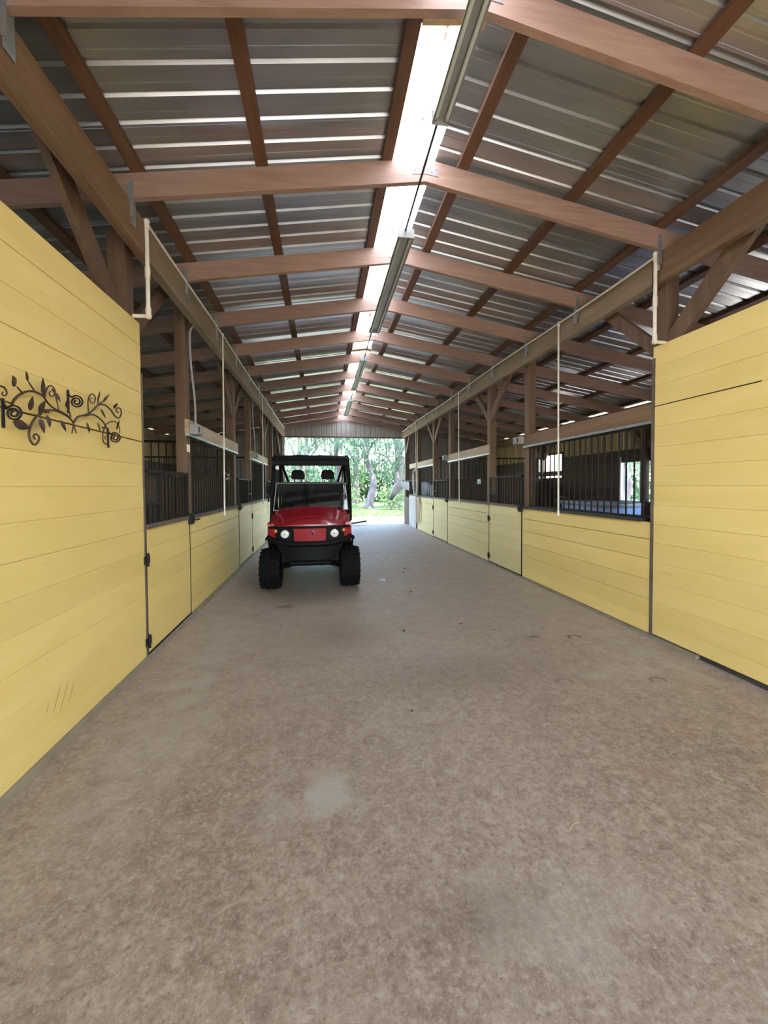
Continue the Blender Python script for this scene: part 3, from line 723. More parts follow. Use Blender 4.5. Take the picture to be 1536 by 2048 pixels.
# ------------------------------------------------------------------ wrought iron scroll and hooks on the left panel
SCROLL = [[(2.273, 1.978), (2.301, 2.016), (2.345, 2.05), (2.406, 2.076), (2.461, 2.08), (2.51, 2.068), (2.543, 2.04), (2.595, 2.02), (2.67, 2.01), (2.729, 1.995), (2.769, 1.969)], [(2.51, 2.068), (2.518, 2.099), (2.534, 2.126), (2.56, 2.144), (2.589, 2.137), (2.597, 2.115), (2.58, 2.09), (2.555, 2.085), (2.547, 2.099), (2.562, 2.112)], [(2.582, 2.132), (2.608, 2.102), (2.62, 2.068), (2.637, 2.022)], [(2.473, 1.968), (2.431, 1.937), (2.395, 1.892), (2.378, 1.845), (2.387, 1.808), (2.417, 1.788), (2.446, 1.809), (2.453, 1.835), (2.432, 1.848), (2.41, 1.834), (2.423, 1.82)], [(2.473, 1.968), (2.515, 1.993), (2.577, 2.006), (2.651, 2.006), (2.718, 1.993), (2.769, 1.969)], [(2.769, 1.969), (2.813, 2.009), (2.904, 2.039), (2.978, 2.08), (3.043, 2.129), (3.123, 2.149), (3.206, 2.131), (3.278, 2.09), (3.336, 2.092), (3.369, 2.138), (3.343, 2.169), (3.299, 2.155), (3.298, 2.133), (3.326, 2.13)], [(2.904, 2.032), (2.989, 2.054), (3.078, 2.041), (3.144, 2.007), (3.184, 1.959)], [(2.929, 2.057), (2.926, 2.126), (2.945, 2.172), (2.983, 2.194), (3.013, 2.176), (2.999, 2.138), (2.962, 2.13), (2.947, 2.148), (2.969, 2.16)], [(3.144, 2.007), (3.111, 1.942), (3.111, 1.89), (3.145, 1.869), (3.184, 1.898), (3.168, 1.929), (3.133, 1.917), (3.142, 1.901)], [(2.769, 1.969), (2.757, 1.931), (2.745, 1.894)], [(2.769, 1.969), (2.783, 1.935), (2.8, 1.901)], [(2.345, 2.05), (2.317, 2.065), (2.304, 2.075)], [(2.437, 2.086), (2.407, 2.112), (2.393, 2.125)], [(2.739, 1.996), (2.72, 2.032), (2.706, 2.054)], [(2.204, 2.053), (2.229, 2.052), (2.245, 2.03), (2.231, 2.011), (2.215, 2.015), (2.221, 2.029)], [(2.273, 1.978), (2.239, 1.982), (2.201, 1.984)], [(3.144, 2.007), (3.216, 2.041), (3.291, 2.053), (3.344, 2.021), (3.35, 1.974)], [(3.043, 2.129), (3.05, 2.159)], [(3.056, 2.131), (3.124, 2.175)],
          [(2.201, 1.984), (2.12, 2.0), (2.04, 2.03), (1.98, 2.06)], [(2.204, 2.053), (2.15, 2.05), (2.08, 2.02), (2.04, 2.03)]]
LEAVES = [((2.304, 2.075), (2.255, 2.12), 0.029), ((2.393, 2.125), (2.346, 2.17), 0.017), ((2.51, 2.068), (2.474, 2.171), 0.026), ((2.711, 2.043), (2.698, 2.11), 0.026), ((2.398, 1.968), (2.393, 2.048), 0.026), ((2.466, 1.969), (2.492, 2.047), 0.026), ((2.54, 1.971), (2.52, 1.895), 0.028), ((2.476, 1.945), (2.475, 1.855), 0.029), ((2.653, 1.963), (2.665, 1.891), 0.025), ((2.92, 1.993), (2.91, 1.912), 0.022), ((3.05, 2.152), (3.047, 2.231), 0.015), ((3.117, 2.166), (3.175, 2.239), 0.014), ((3.088, 2.116), (3.115, 2.047), 0.019), ((3.301, 1.991), (3.308, 2.075), 0.02), ((2.276, 1.89), (2.371, 1.871), 0.031), ((2.604, 2.119), (2.62, 2.062), 0.023), ((3.044, 2.013), (3.041, 1.94), 0.014), ((3.258, 2.149), (3.295, 2.197), 0.017), ((1.98, 2.06), (1.93, 2.12), .026)]
sy0, sz0 = 2.77, 1.969
sc = thing('wall_scroll', 'bronze wrought iron scroll with vines and leaves on the left yellow panel', 'wall decor', (WL, sy0, sz0))
for i, c in enumerate(SCROLL):
    big = len(c) > 4; r = .0065 if i in (0, 3, 4, 5, 6) else .0045
    pts = smooth_path([(.025 + (.006 if i % 2 else 0), a - sy0, b - sz0) for a, b in c], 5); n = len(pts)
    rr = [r * (1 - .35 * k / n) for k in range(n)]
    MB().tube(pts, rr, 7).build('vine' if big else 'stem', M['bronze'], sc, 60)
for a, b, wd in LEAVES:
    A = Vector((.025, a[0] - sy0, a[1] - sz0)); B = Vector((.045, b[0] - sy0, b[1] - sz0)); t = B - A; u = Vector((0, -t.z, t.y)).normalized() if t.length else Vector((0, 1, 0))
    vs = [A, B]; m = MB(); top = []; L_ = []; R_ = []
    for k in range(1, 6):
        f = k / 6; h = wd * .85 * math.sin(PI * f ** .75); p = A + t * f
        L_.append(p + u * h); R_.append(p - u * h); top.append(p + Vector((.007 * math.sin(PI * f), 0, 0)))
    vs = [A] + [q for k in range(5) for q in (L_[k], top[k], R_[k])] + [B] + [p - Vector((.004, 0, 0)) for p in top]
    fs = [(0, 1, 2), (0, 2, 3)]
    for k in range(4):
        i = 1 + 3 * k; fs += [(i, i + 3, i + 4, i + 1), (i + 1, i + 4, i + 5, i + 2), (17 + k, 18 + k, i + 3, i), (i + 2, i + 5, 18 + k, 17 + k)]
    fs += [(13, 16, 14), (14, 16, 15), (0, 17, 1), (0, 3, 17), (13, 21, 16), (15, 16, 21)]
    m.add(vs, fs).build('leaf', M['bronze'], sc, 50)
for yy in (2.55, 3.15): MB().tube([(0, yy - sy0, .02), (.026, yy - sy0, .02)], .005, 6).build('wall_pin', M['bronze'], sc)
hooks = [('black iron scroll hook at the left end of the wrought iron vine', 2.247, 1.856, 2.002), ('black iron scroll hook above the middle of the wrought iron vine', 2.764, 2.023, 2.166), ('black iron scroll hook at the right end of the wrought iron vine', 3.222, 1.855, 1.992)]
hk0 = None
for i, (lab, yy, za, zb) in enumerate(hooks):
    if hk0 is None:
        hk0 = thing('wall_hook', lab, 'hook', (WL + .001, yy, (za + zb) / 2), group='three black scroll hooks on the left panel')
        MB().cbox(0, .006, -.011, .011, -.073, .073, .003, 'z').build('back_plate', M['black_iron'], hk0)
        sp = [(.006, 0, .045)]
        for k in range(26):
            t = k / 25; a = PI * .75 - t * 4.2 * PI; r = .040 * (1 - .78 * t); sp.append((.050 + r * math.cos(a), 0, .0 + r * math.sin(a)))
        MB().tube(smooth_path(sp, 2), .0052, 6).build('scroll', M['black_iron'], hk0, 60)
        for z in (-.06, .06): MB().lathe([(0, .010), (.005, .009), (.006, .006)], (0, 0, z), 'x', 8).build('screw', M['black_iron'], hk0)
    else:
        o = copy_tree(hk0); o['label'] = lab; o.location = (WL + .001, yy, (za + zb) / 2)

# ------------------------------------------------------------------ utility vehicle
UV = thing('utility_vehicle', 'red and black two-seat utility vehicle parked facing the viewer', 'vehicle', (-1.085, 6.17, 0))
R_T, W_T = .312, .30
tm = MB()
tm.lathe([(.17, -.115), (.20, -.14), (.255, -.148), (.283, -.13), (.290, -.06), (.290, .06), (.283, .13), (.255, .148), (.20, .14), (.17, .115)], (0, 0, 0), 'x', 36)
for k in range(20):
    for row in (-1, 1):
        a = 2 * PI * (k + (.5 if row > 0 else 0)) / 20; ca, sa = math.cos(a), math.sin(a)
        for (xa, xb, ra, wdt, sk) in ((.012, .075, .312, .030, .12), (.085, .150, .308, .034, .0)):
            vs = []
            for x in (xa, xb):
                for r in (.28, ra - (.018 if x == .150 else 0)):
                    for tt in (-wdt / 2, wdt / 2):
                        aa = a + (tt / .3) + sk * (x - xa) / .06 * .5
                        vs.append((row * x, r * math.cos(aa), r * math.sin(aa)))
            tm.add(vs, [(0, 1, 3, 2), (4, 6, 7, 5), (0, 4, 5, 1), (2, 3, 7, 6), (0, 2, 6, 4), (1, 5, 7, 3)])
tyre_me = tm.mesh('tyre', M['rubber'])
rim_me = MB().lathe([(.0, -.02), (.05, -.03), (.06, .0), (.13, .02), (.165, -.02), (.175, -.11), (.175, .11), (.165, .02 + .06), (.13, .06), (.06, .05), (.05, .07), (0, .07)], (0, 0, 0), 'x', 24).mesh('rim', M['black_plastic'], 40)
hub_me = MB().lathe([(0, .095), (.035, .09), (.04, .07)], (0, 0, 0), 'x', 12).mesh('hub_cap', M['steel'], 40)
for (x, y) in ((-.592, 0), (.592, 0), (-.592, 1.95), (.592, 1.95)):
    o = link('tyre', tyre_me, UV); o.location = (x, y, R_T)
    if x < 0: o.rotation_euler.z = PI
    o.rotation_euler.x = rng.uniform(0, 1)
    r = link('rim', rim_me, o); h = link('hub_cap', hub_me, o)
def vbox(name, x0, x1, y0, y1, z0, z1, m, c=.012, axis='x', parent=None, **k):
    return MB().cbox(x0, x1, y0, y1, z0, z1, c, axis).build(name, m, parent or UV, **k)
# hood: lofted shell, front low, rear high
nu, nv = 17, 9; vs = []
for j in range(nv):
    v = j / (nv - 1); y = -.33 + .76 * v; hw = .595 + .035 * v - .02 * (1 - v) ** 3
    zc = .968 + .205 * v ** .85
    for i in range(nu):
        u = -1 + 2 * i / (nu - 1); x = hw * u
        z = zc + .030 * (1 - u * u) - .075 * max(0, abs(u) - .82) / .18 + (.018 * (1 if abs(u) < .42 else max(0, 1 - (abs(u) - .42) / .07)) * min(1, v * 4))
        vs.append((x, y + .075 * u * u * (1 - v), z))
fs = [(j * nu + i, j * nu + i + 1, (j + 1) * nu + i + 1, (j + 1) * nu + i) for j in range(nv - 1) for i in range(nu - 1)]
n0 = len(vs)                                           # skirt
edge = [i for i in range(nu)] + [j * nu + nu - 1 for j in range(1, nv)] + [(nv - 1) * nu + i for i in range(nu - 2, -1, -1)] + [j * nu for j in range(nv - 2, 0, -1)]
for e in edge: vs.append((vs[e][0], vs[e][1], vs[e][2] - .04))
ne = len(edge)
fs += [(edge[i], edge[(i + 1) % ne], n0 + (i + 1) % ne, n0 + i) for i in range(ne)]
MB().add(vs, fs).build('hood', M['red'], UV, 40, label='glossy red hood')
# nose: red centre panel, black headlight bezels, red cheeks
def nose_y(x): return -.345 + .09 * (x / .6) ** 2
def nose_panel(name, x0, x1, z0, z1, m, off=0, n=6, th=.05, taper=0, **k):
    vs = []
    for i in range(n + 1):
        x = x0 + (x1 - x0) * i / n; y = nose_y(x) + off
        xt = x * (1 - 0); xb = x * (1 - taper)
        vs += [(xb, y - .012, z0), (xt, y, z1), (xb, y + th, z0), (xt, y + th, z1)]
    fs = []
    for i in range(n):
        a = 4 * i; b = a + 4
        fs += [(a, b, b + 1, a + 1), (a + 2, a + 3, b + 3, b + 2), (a + 1, b + 1, b + 3, a + 3), (a, a + 2, b + 2, b)]
    fs += [(0, 1, 3, 2), (4 * n, 4 * n + 2, 4 * n + 3, 4 * n + 1)]
    return MB().add(vs, fs).build(name, m, UV, 40, **k)
nose_panel('grille_panel', -.235, .235, .745, .945, M['red_matt'], -.012, taper=.06, label='red centre nose panel')
nose_panel('nose_frame', -.60, .60, .725, .965, M['black_plastic'], .014, 12, label='black nose frame')
nose_panel('top_bar', -.58, .58, .940, .975, M['black_plastic'], -.004, 12)
for s_ in (-1, 1):
    a, b = sorted((s_ * .50, s_ * .605)); nose_panel('cheek_panel', a, b, .785, .94, M['red_matt'], -.006, 4, label='red nose cheek')
    a, b = sorted((s_ * .25, s_ * .495)); nose_panel('headlight_bezel', a, b, .745, .955, M['black_plastic'], -.010, 4)
    hx = s_ * .355; hy = nose_y(hx) - .02
    hl = MB().lathe([(0, .03), (.03, .02), (.052, -.004), (.058, -.014), (.062, -.012), (.062, .03)], (hx, hy, .865), 'y', 24).build('headlight', M['chrome'], UV, 40, label='round silver headlight')
    MB().lathe([(0, -.022), (.03, -.019), (.054, -.010)], (hx, hy, .865), 'y', 20).build('lens', M['lens'], hl, 60)
    MB().lathe([(0, -.026), (.009, -.024), (.010, -.018)], (hx, hy, .868), 'y', 10).build('bulb_cap', M['black_plastic'], hl, 40)
    tx = s_ * .49; ty = nose_y(tx) - .012
    MB().lathe([(0, -.016), (.018, -.012), (.028, .0), (.03, .015)], (tx, ty, .905), 'y', 16).build('turn_signal', M['amber'], UV, 40, label='round amber turn signal')
em = MB(); ey = nose_y(0) - .031
em.tube([(.036 * math.cos(a) + .035, ey, .868 + .036 * math.sin(a)) for a in [2 * PI * k / 24 for k in range(25)]], .005, 6, False)
emb = em.build('emblem', M['chrome'], UV, 60, label='round silver emblem')
MB().lathe([(0, -.006), (.012, -.004), (.014, .004)], (.035, ey, .868), 'y', 16).build('emblem_boss', M['black_plastic'], emb, 40)
# bumper: wide curved tube and black lower valance
bp = [(.61 * u, -.385 + .12 * u * u, .72 + .10 * u ** 4) for u in [-1 + k / 10 for k in range(21)]]
MB().tube(bp, .040, 10).build('bumper', M['black_plastic'], UV, 50)
nose_panel('valance', -.50, .50, .47, .72, M['black_plastic'], .05, 8, taper=.25)
vbox('skid_plate', -.30, .30, -.30, .25, .385, .47, M['black_plastic'], .03)
vbox('chassis', -.42, .42, -.2, 2.35, .40, .72, M['black_plastic'], .04)
for s_ in (-1, 1):
    for y in (0, 1.95):
        m = MB(); m.tube([(s_ * .18, y - .12, .40), (s_ * .50, y, .30)], .022, 8); m.tube([(s_ * .18, y + .14, .40), (s_ * .50, y, .30)], .022, 8)
        m.build('control_arm', M['black_plastic'], UV, 50)
        sh = MB().tube([(s_ * .26, y - .06, .80), (s_ * .44, y - .02, .36)], .020, 8).build('shock_absorber', M['black_plastic'], UV, 50)
        m = MB(); m.tube([(s_ * (.29 + .0011 * k) + .034 * math.cos(k * .8), y - .055 + .034 * math.sin(k * .8), .72 - .0030 * k) for k in range(90)], .006, 5); m.build('coil_spring', M['black_iron'], sh, 50)
        for k in range(3): MB().ell((s_ * .40, y - .12, .57 - .055 * k), (.010, .006, .010), 8, 6).build('bolt', M['steel'], sh, 50)
    # fender flares: arched black strips over the front wheels
    for y, zt in ((0, .74), (1.95, .74)):
        vs = []; n = 10
        for k in range(n + 1):
            a = math.radians((80 if y < 1 else 40) + 95 * k / n); yy = y - .43 * math.cos(a); zz = .35 + .44 * math.sin(a)
            for xx in (.36, .665, .675): vs.append((s_ * xx, yy, zz - (.045 if xx == .675 else 0)))
        fs = [(k * 3 + i, k * 3 + i + 1, k * 3 + i + 4, k * 3 + i + 3) for k in range(n) for i in range(2)]
        o = MB().add(vs, fs).build('fender_flare', M['black_plastic'], UV, 40); sm = o.modifiers.new('thick', 'SOLIDIFY'); sm.thickness = .012
    a, b = sorted((s_ * .46, s_ * .63)); vbox('side_panel', a, b, .45, 1.5, .40, .60, M['black_plastic'], .03)
    a, b = sorted((s_ * .52, s_ * .615)); vbox('hood_side', a, b, -.22, .42, .72, 1.02, M['red'], .02)
    # belt-line side net panel
    a, b = sorted((s_ * .635, s_ * .665)); MB().prism([(.55, .95), (1.42, .95), (1.42, 1.55), (.70, 1.62)], 'x', a, b).build('side_net', M['vinyl'], UV)
# windshield with clamps
wy0, wy1, wz0, wz1 = .43, .60, 1.165, 1.61
MB().add([(-.605, wy0, wz0), (.605, wy0, wz0), (.57, wy1, wz1), (-.57, wy1, wz1), (-.605, wy0 + .006, wz0), (.605, wy0 + .006, wz0), (.57, wy1 + .006, wz1), (-.57, wy1 + .006, wz1)],
         [(0, 1, 2, 3), (7, 6, 5, 4), (0, 4, 5, 1), (1, 5, 6, 2), (2, 6, 7, 3), (3, 7, 4, 0)]).build('windshield', M['glass'], UV, label='clear half windshield')
m = MB(); 
for p, q in (((-.605, wy0 - .004, wz0), (-.57, wy1 - .004, wz1)), ((.605, wy0 - .004, wz0), (.57, wy1 - .004, wz1)), ((-.57, wy1, wz1), (.57, wy1, wz1)), ((-.605, wy0, wz0), (.605, wy0, wz0))): m.tube([p, q], .007, 6)
m.build('windshield_trim', M['grey_box'], UV)
for s_ in (-1, 1): vbox('windshield_clamp', s_ * .47 - .045, s_ * .47 + .045, .40, .45, 1.165, 1.215, M['black_plastic'], .008)
vbox('dash', -.58, .58, .50, .72, 1.02, 1.20, M['black_plastic'], .04)
vbox('firewall', -.60, .60, .42, .48, .55, 1.14, M['black_plastic'], .02)
m = MB(); m.tube([(-.30 + .17 * math.cos(a), .88 + .05 * math.sin(a), 1.30 + .16 * math.sin(a)) for a in [2 * PI * k / 24 for k in range(25)]], .014, 7, False)
sw = m.build('steering_wheel', M['black_plastic'], UV, 60)
m = MB(); m.tube([(-.30, .70, 1.15), (-.30, .87, 1.29)], .022, 8); m.bar((-.46, .87, 1.29), (-.14, .87, 1.29), .02, .02); m.build('steering_column', M['black_plastic'], sw)
# seats
for s_ in (-1, 1):
    x = s_ * .29
    st_ = vbox('seat', x - .25, x + .25, 1.05, 1.55, .78, .95, M['vinyl'], .05)
    m = MB(); m.prism([(1.46, .92), (1.60, .92), (1.72, 1.40), (1.70, 1.60), (1.62, 1.60), (1.56, 1.42)], 'x', x - .24, x + .24)
    bk = m.build('backrest', M['vinyl'], st_); bv = bk.modifiers.new('bevel', 'BEVEL'); bv.width = .04; bv.segments = 3
    m = MB(); m.prism([(-.125, 0), (.125, 0), (.130, .09), (.105, .165), (.06, .185), (-.06, .185), (-.105, .165), (-.130, .09)], 'y', 1.63, 1.73)
    m.v = [(a + x * .985, b, c + 1.69) for a, b, c in m.v]
    hr = m.build('headrest', M['vinyl'], st_); bv = hr.modifiers.new('bevel', 'BEVEL'); bv.width = .022; bv.segments = 3
    for q in (-.065, .065): MB().tube([(x * .985 + q, 1.68, 1.57), (x * .985 + q, 1.68, 1.72)], .011, 6).build('headrest_post', M['black_plastic'], st_)
vbox('rear_panel', -.60, .60, 1.74, 1.78, .85, 1.60, M['vinyl'], .015)
# roll cage
cg = MB()
for s_ in (-1, 1):
    cg.tube(smooth_path([(s_ * .645, .50, .98), (s_ * .64, .60, 1.50), (s_ * .615, .74, 2.02), (s_ * .60, .90, 2.05), (s_ * .60, 1.70, 2.05), (s_ * .625, 1.80, 2.0), (s_ * .645, 1.86, 1.5), (s_ * .645, 1.86, .95)], 4), .031, 8)
    cg.tube([(s_ * .60, 1.75, 2.0), (s_ * .46, 2.0, 1.55), (s_ * .40, 2.1, 1.1)], .024, 8)
for y, z in ((.78, 2.03), (1.78, 2.03), (1.86, 1.36), (1.86, 1.62)): cg.tube([(-.61, y, z), (.61, y, z)], .024, 8)
cg.build('roll_cage', M['black_plastic'], UV, 50)
# canopy: crowned, with front roll
vs = []; nu = 15
secs = [(.66, 1.985, .0), (.64, 2.03, .0), (.68, 2.075, .006), (.9, 2.09, .012), (1.4, 2.095, .012), (1.88, 2.07, .008), (1.93, 2.02, 0), (1.90, 1.985, 0)]
for (y, z, cr) in secs:
    for i in range(nu):
        u = -1 + 2 * i / (nu - 1); vs.append((.645 * u, y, z + cr * (1 - u * u) - .018 * max(0, abs(u) - .9) / .1 + .006 * (abs(abs(u) - .35) < .1)))
fs = [(j * nu + i, j * nu + i + 1, (j + 1) * nu + i + 1, (j + 1) * nu + i) for j in range(len(secs) - 1) for i in range(nu - 1)]
fs += [((len(secs) - 1) * nu + i, (len(secs) - 1) * nu + i + 1, i + 1, i) for i in range(nu - 1)]
o = MB().add(vs, fs).build('canopy', M['vinyl'], UV, 50, label='black soft canopy')
vbox('canopy_valance', -.64, .64, .655, .70, 1.905, 2.0, M['vinyl'], .015)
for s_ in (-1, 1):
    MB().tube([(s_ * .60, 1.70, 1.95), (s_ * .555, 1.5, 1.62), (s_ * .54, 1.45, 1.0)], .012, 6).build('seat_belt', M['vinyl'], UV)
mr = MB().tube([(-.655, .62, 1.48), (-.69, .60, 1.50)], .012, 6).build('mirror', M['black_plastic'], UV); MB().cbox(-.74, -.67, .575, .61, 1.44, 1.56, .012, 'z').build('mirror_shell', M['black_plastic'], mr)
# cargo bed
bed = vbox('cargo_bed', -.64, .64, 1.98, 2.75, .80, .84, M['black_plastic'], .01)
for s_ in (-1, 1):
    a, b = sorted((s_ * .62, s_ * .66)); vbox('bed_side', a, b, 1.98, 2.75, .82, 1.10, M['red'], .012, parent=bed)
vbox('bed_front', -.62, .62, 1.97, 2.0, .82, 1.12, M['red'], .01, parent=bed); vbox('tailgate', -.62, .62, 2.72, 2.76, .82, 1.10, M['red'], .01, parent=bed)

# ------------------------------------------------------------------ grey horse in the last right stall
HB = MB()
def loft(path, radii, n=14):
    """tube with elliptical rings: path points, (half width, half height)"""
    P = [Vector(p) for p in path]; rings = []
    for i, p in enumerate(P):
        t = (P[min(i + 1, len(P) - 1)] - P[max(i - 1, 0)]).normalized()
        u = t.cross(Vector((0, 0, 1))); u = u.normalized() if u.length > .2 else Vector((1, 0, 0)); v = u.cross(t)
        a, b = radii[i]; rings.append([p + u * a * math.cos(2 * PI * k / n) + v * b * math.sin(2 * PI * k / n) for k in range(n)])
    vs = [q for r in rings for q in r]; N_ = len(P)
    HB.add(vs, [(i * n + k, i * n + (k + 1) % n, (i + 1) * n + (k + 1) % n, (i + 1) * n + k) for i in range(N_ - 1) for k in range(n)] + [tuple(range(n))[::-1], tuple(range((N_ - 1) * n, N_ * n))])
ho = Vector((2.97, 13.3, 0))
tr = [(.02, -.80, 1.28), (.02, -.70, 1.30), (.02, -.45, 1.31), (.01, -.1, 1.27), (0, .25, 1.25), (-.01, .55, 1.27), (-.03, .78, 1.28), (-.05, .92, 1.26)]
loft([ho + Vector(p) for p in tr], [(.08, .12), (.20, .25), (.27, .32), (.29, .33), (.28, .33), (.25, .34), (.20, .29), (.10, .16)])
nk = [(-.03, .62, 1.33), (-.10, .95, 1.42), (-.32, 1.32, 1.50), (-.58, 1.62, 1.56), (-.80, 1.80, 1.60), (-.92, 1.86, 1.58)]
loft([ho + Vector(p) for p in nk], [(.20, .33), (.165, .29), (.13, .235), (.105, .19), (.09, .15), (.07, .10)])
hd = [(-.84, 1.82, 1.62), (-.95, 1.86, 1.55), (-1.04, 1.885, 1.42), (-1.13, 1.91, 1.26), (-1.20, 1.93, 1.12), (-1.235, 1.94, 1.03), (-1.245, 1.945, .995)]
loft([ho + Vector(p) for p in hd], [(.07, .12), (.10, .18), (.098, .185), (.075, .125), (.064, .095), (.068, .088), (.035, .05)], 12)
for x in (-.13, .15):                                   # front legs
    b = ho + Vector((x, .62, 0)); loft([b + Vector((0, .06, 1.2)), b + Vector((0, .06, .95)), b + Vector((0, .05, .58)), b + Vector((0, .04, .50)), b + Vector((0, .04, .22)), b + Vector((0, .06, .12)), b + Vector((0, .09, .02))], [(.10, .15), (.085, .12), (.055, .062), (.052, .058), (.038, .042), (.045, .048), (.06, .065)], 10)
for x in (-.12, .16):                                   # hind legs: stifle forward, hock back
    b = ho + Vector((x, -.52, 0)); loft([b + Vector((0, .02, 1.25)), b + Vector((0, .10, .95)), b + Vector((0, .0, .72)), b + Vector((0, -.16, .53)), b + Vector((0, -.13, .40)), b + Vector((0, -.11, .2)), b + Vector((0, -.08, .11)), b + Vector((0, -.03, .02))], [(.13, .22), (.11, .17), (.07, .10), (.05, .065), (.042, .05), (.037, .042), (.045, .048), (.06, .065)], 10)
horse = thing('horse', 'grey horse leaning its head out of the farthest stall on the right', 'horse', tuple(ho))
HB.v = [(a - ho.x, b - ho.y, c) for a, b, c in HB.v]
hb = HB.build('body', M['horse'], horse); rm = hb.modifiers.new('merge', 'REMESH'); rm.mode = 'VOXEL'; rm.voxel_size = .022; rm.use_smooth_shade = True
sm = hb.modifiers.new('relax', 'SMOOTH'); sm.iterations = 6; sm.factor = .5
# muzzle and lower-face darkening belongs to the coat
nt = M['horse'].node_tree; b = nt.nodes['Principled BSDF']; src = b.inputs['Base Color'].links[0].from_socket
tc = nt.nodes.new('ShaderNodeTexCoord'); vm = nt.nodes.new('ShaderNodeVectorMath'); vm.operation = 'DISTANCE'; vm.inputs[1].default_value = (-1.25, 1.95, .98)
nt.links.new(tc.outputs['Object'], vm.inputs[0]); mr_ = nt.nodes.new('ShaderNodeMapRange'); mr_.inputs[1].default_value = .10; mr_.inputs[2].default_value = .42; mr_.inputs[3].default_value = .9; mr_.inputs[4].default_value = 0
nt.links.new(vm.outputs['Value'], mr_.inputs[0]); mx = nt.nodes.new('ShaderNodeMix'); mx.data_type = 'RGBA'; mx.inputs[7].default_value = (.06, .055, .065, 1)
nt.links.new(mr_.outputs[0], mx.inputs[0]); nt.links.new(src, mx.inputs[6]); nt.links.new(mx.outputs[2], b.inputs['Base Color'])
side_h = Vector((-.09, -.25, 0)).normalized()
for s_ in (-1, 1):
    MB().ell((-1.0 + .01 + .02 * s_ * -1, 1.87 - .085 * s_, 1.47), (.018, .014, .018), 10, 8).build('eye', M['hoof'], horse, 60)
    MB().ell((-1.225, 1.94 - .04 * s_, 1.045), (.012, .012, .018), 8, 6).build('nostril', M['hoof'], horse, 60)
for s_ in (-1, 1):
    q = Vector((.07 * s_ * .9, -.03 * s_, 0)); p = Vector((-.87, 1.83, 1.70)) + q
    MB().tube([p - Vector((0, 0, .05)), p + Vector((.0, 0, .03)), p + q * .2 + Vector((-.025, 0, .10)), p + q * .3 + Vector((-.045, 0, .17))], [.030, .042, .030, .004], 10).build('ear', M['horse'], horse, 60)
mm = MB()
for k in range(16):
    f = k / 15; p = Vector((-.08, .85, 1.70)).lerp(Vector((-.84, 1.80, 1.74)), f); p.z += .03 * math.sin(PI * f)
    mm.tube([p, p + Vector((.05, .04, -.03)), p + Vector((.07, .06, -.16))], [.03, .026, .006], 6)
mm.build('mane', M['mane'], horse, 60)
MB().tube([(.02, -.80, 1.42), (.02, -.93, 1.30), (.02, -.96, .95), (.02, -.92, .55)], [.03, .055, .06, .015], 8).build('tail', M['mane'], horse, 60)

# ------------------------------------------------------------------ halter, hung rope, card, other tack
hx, hy = WR - .035, 13.52
ha = thing('halter', 'grey webbing halter hanging beside the last right stall opening', 'halter', (hx, hy, 2.2))
MB().tube([(0, 0, .02), (.0, 0, -.05)], .012, 6).build('hanger', M['black_iron'], ha)
MB().tube(smooth_path([(0, 0, -.05), (-.02, .34, -.18), (-.02, .38, -.62), (-.01, .08, -1.0), (0, -.16, -.62), (0, -.13, -.25), (0, 0, -.05)], 6), .026, 6).build('crown_strap', M['halter'], ha, 60)
MB().tube(smooth_path([(-.03, .22, -.24), (-.05, .10, -.45), (-.04, .12, -.78)], 6), .024, 6).build('cheek_strap', M['halter'], ha, 60)
MB().tube(smooth_path([(.0, -.10, -.2), (-.03, -.22, -.34), (-.02, -.12, -.5)], 5), .020, 6).build('nose_strap', M['halter'], ha, 60)
ro = thing('rope_coil', 'pale coiled hose hanging on the end of the right half wall', 'rope', (WR - .03, 13.12, 1.16))
for k in range(6):
    o_ = .018 * k; w_ = .19 - .02 * k
    pts = [(-.03 - .02 * (k % 3), w_ * math.sin(a) * (1 + .1 * k / 6), -.40 + (.40 - .012 * k) * math.cos(a) - .02 * k) for a in [2 * PI * j / 28 for j in range(29)]]
    MB().tube(pts, .020, 6, False).build('loop', M['rope'], ro, 60)
MB().tube(smooth_path([(-.03, .16, -.6), (-.03, .26, -.72), (-.03, .22, -.86), (-.03, .02, -.84), (-.03, -.06, -.94)], 5), .018, 6).build('loose_end', M['rope'], ro, 60)
MB().tube([(.03, 0, 0), (-.07, 0, .01), (-.08, 0, .04)], .010, 6).build('peg', M['black_iron'], ro)
cdx = thing('stall_card', 'small white card tied to the second grille on the right', 'sign', (WR + .025, 8.0, 1.635))
MB().box(-.004, .0, -.085, .085, -.05, .05).build('card', M['paper'], cdx); MB().box(-.0052, -.004, -.06, .05, -.04, -.005).build('card_picture', M['green'], cdx)
hkx = thing('clip_hooks', 'pale metal clips hanging on the first left grille', 'clips', (WL - .03, 7.0, 1.74))
MB().tube(smooth_path([(.02, -.12, .05), (.03, -.06, .0), (.03, .03, .03), (.03, .12, -.05)], 5), .013, 6).build('clip', M['steel'], hkx, 60)
MB().tube(smooth_path([(.02, -.1, -.06), (.03, -.04, -.04), (.03, .02, -.07)], 5), .011, 6).build('clip', M['steel'], hkx, 60)
for lab, s_, x, y, z in (('white porcelain light switch on the first left jamb post', -1, WL - T, 5.06, 2.02),):
    g = thing('light_switch', lab, 'switch', (x, y, z)); MB().cbox(0, .018, -.03, .03, -.045, .045, .005).build('plate', M['pvc'], g); MB().box(.018, .026, -.006, .006, -.012, .012).build('toggle', M['pvc'], g)

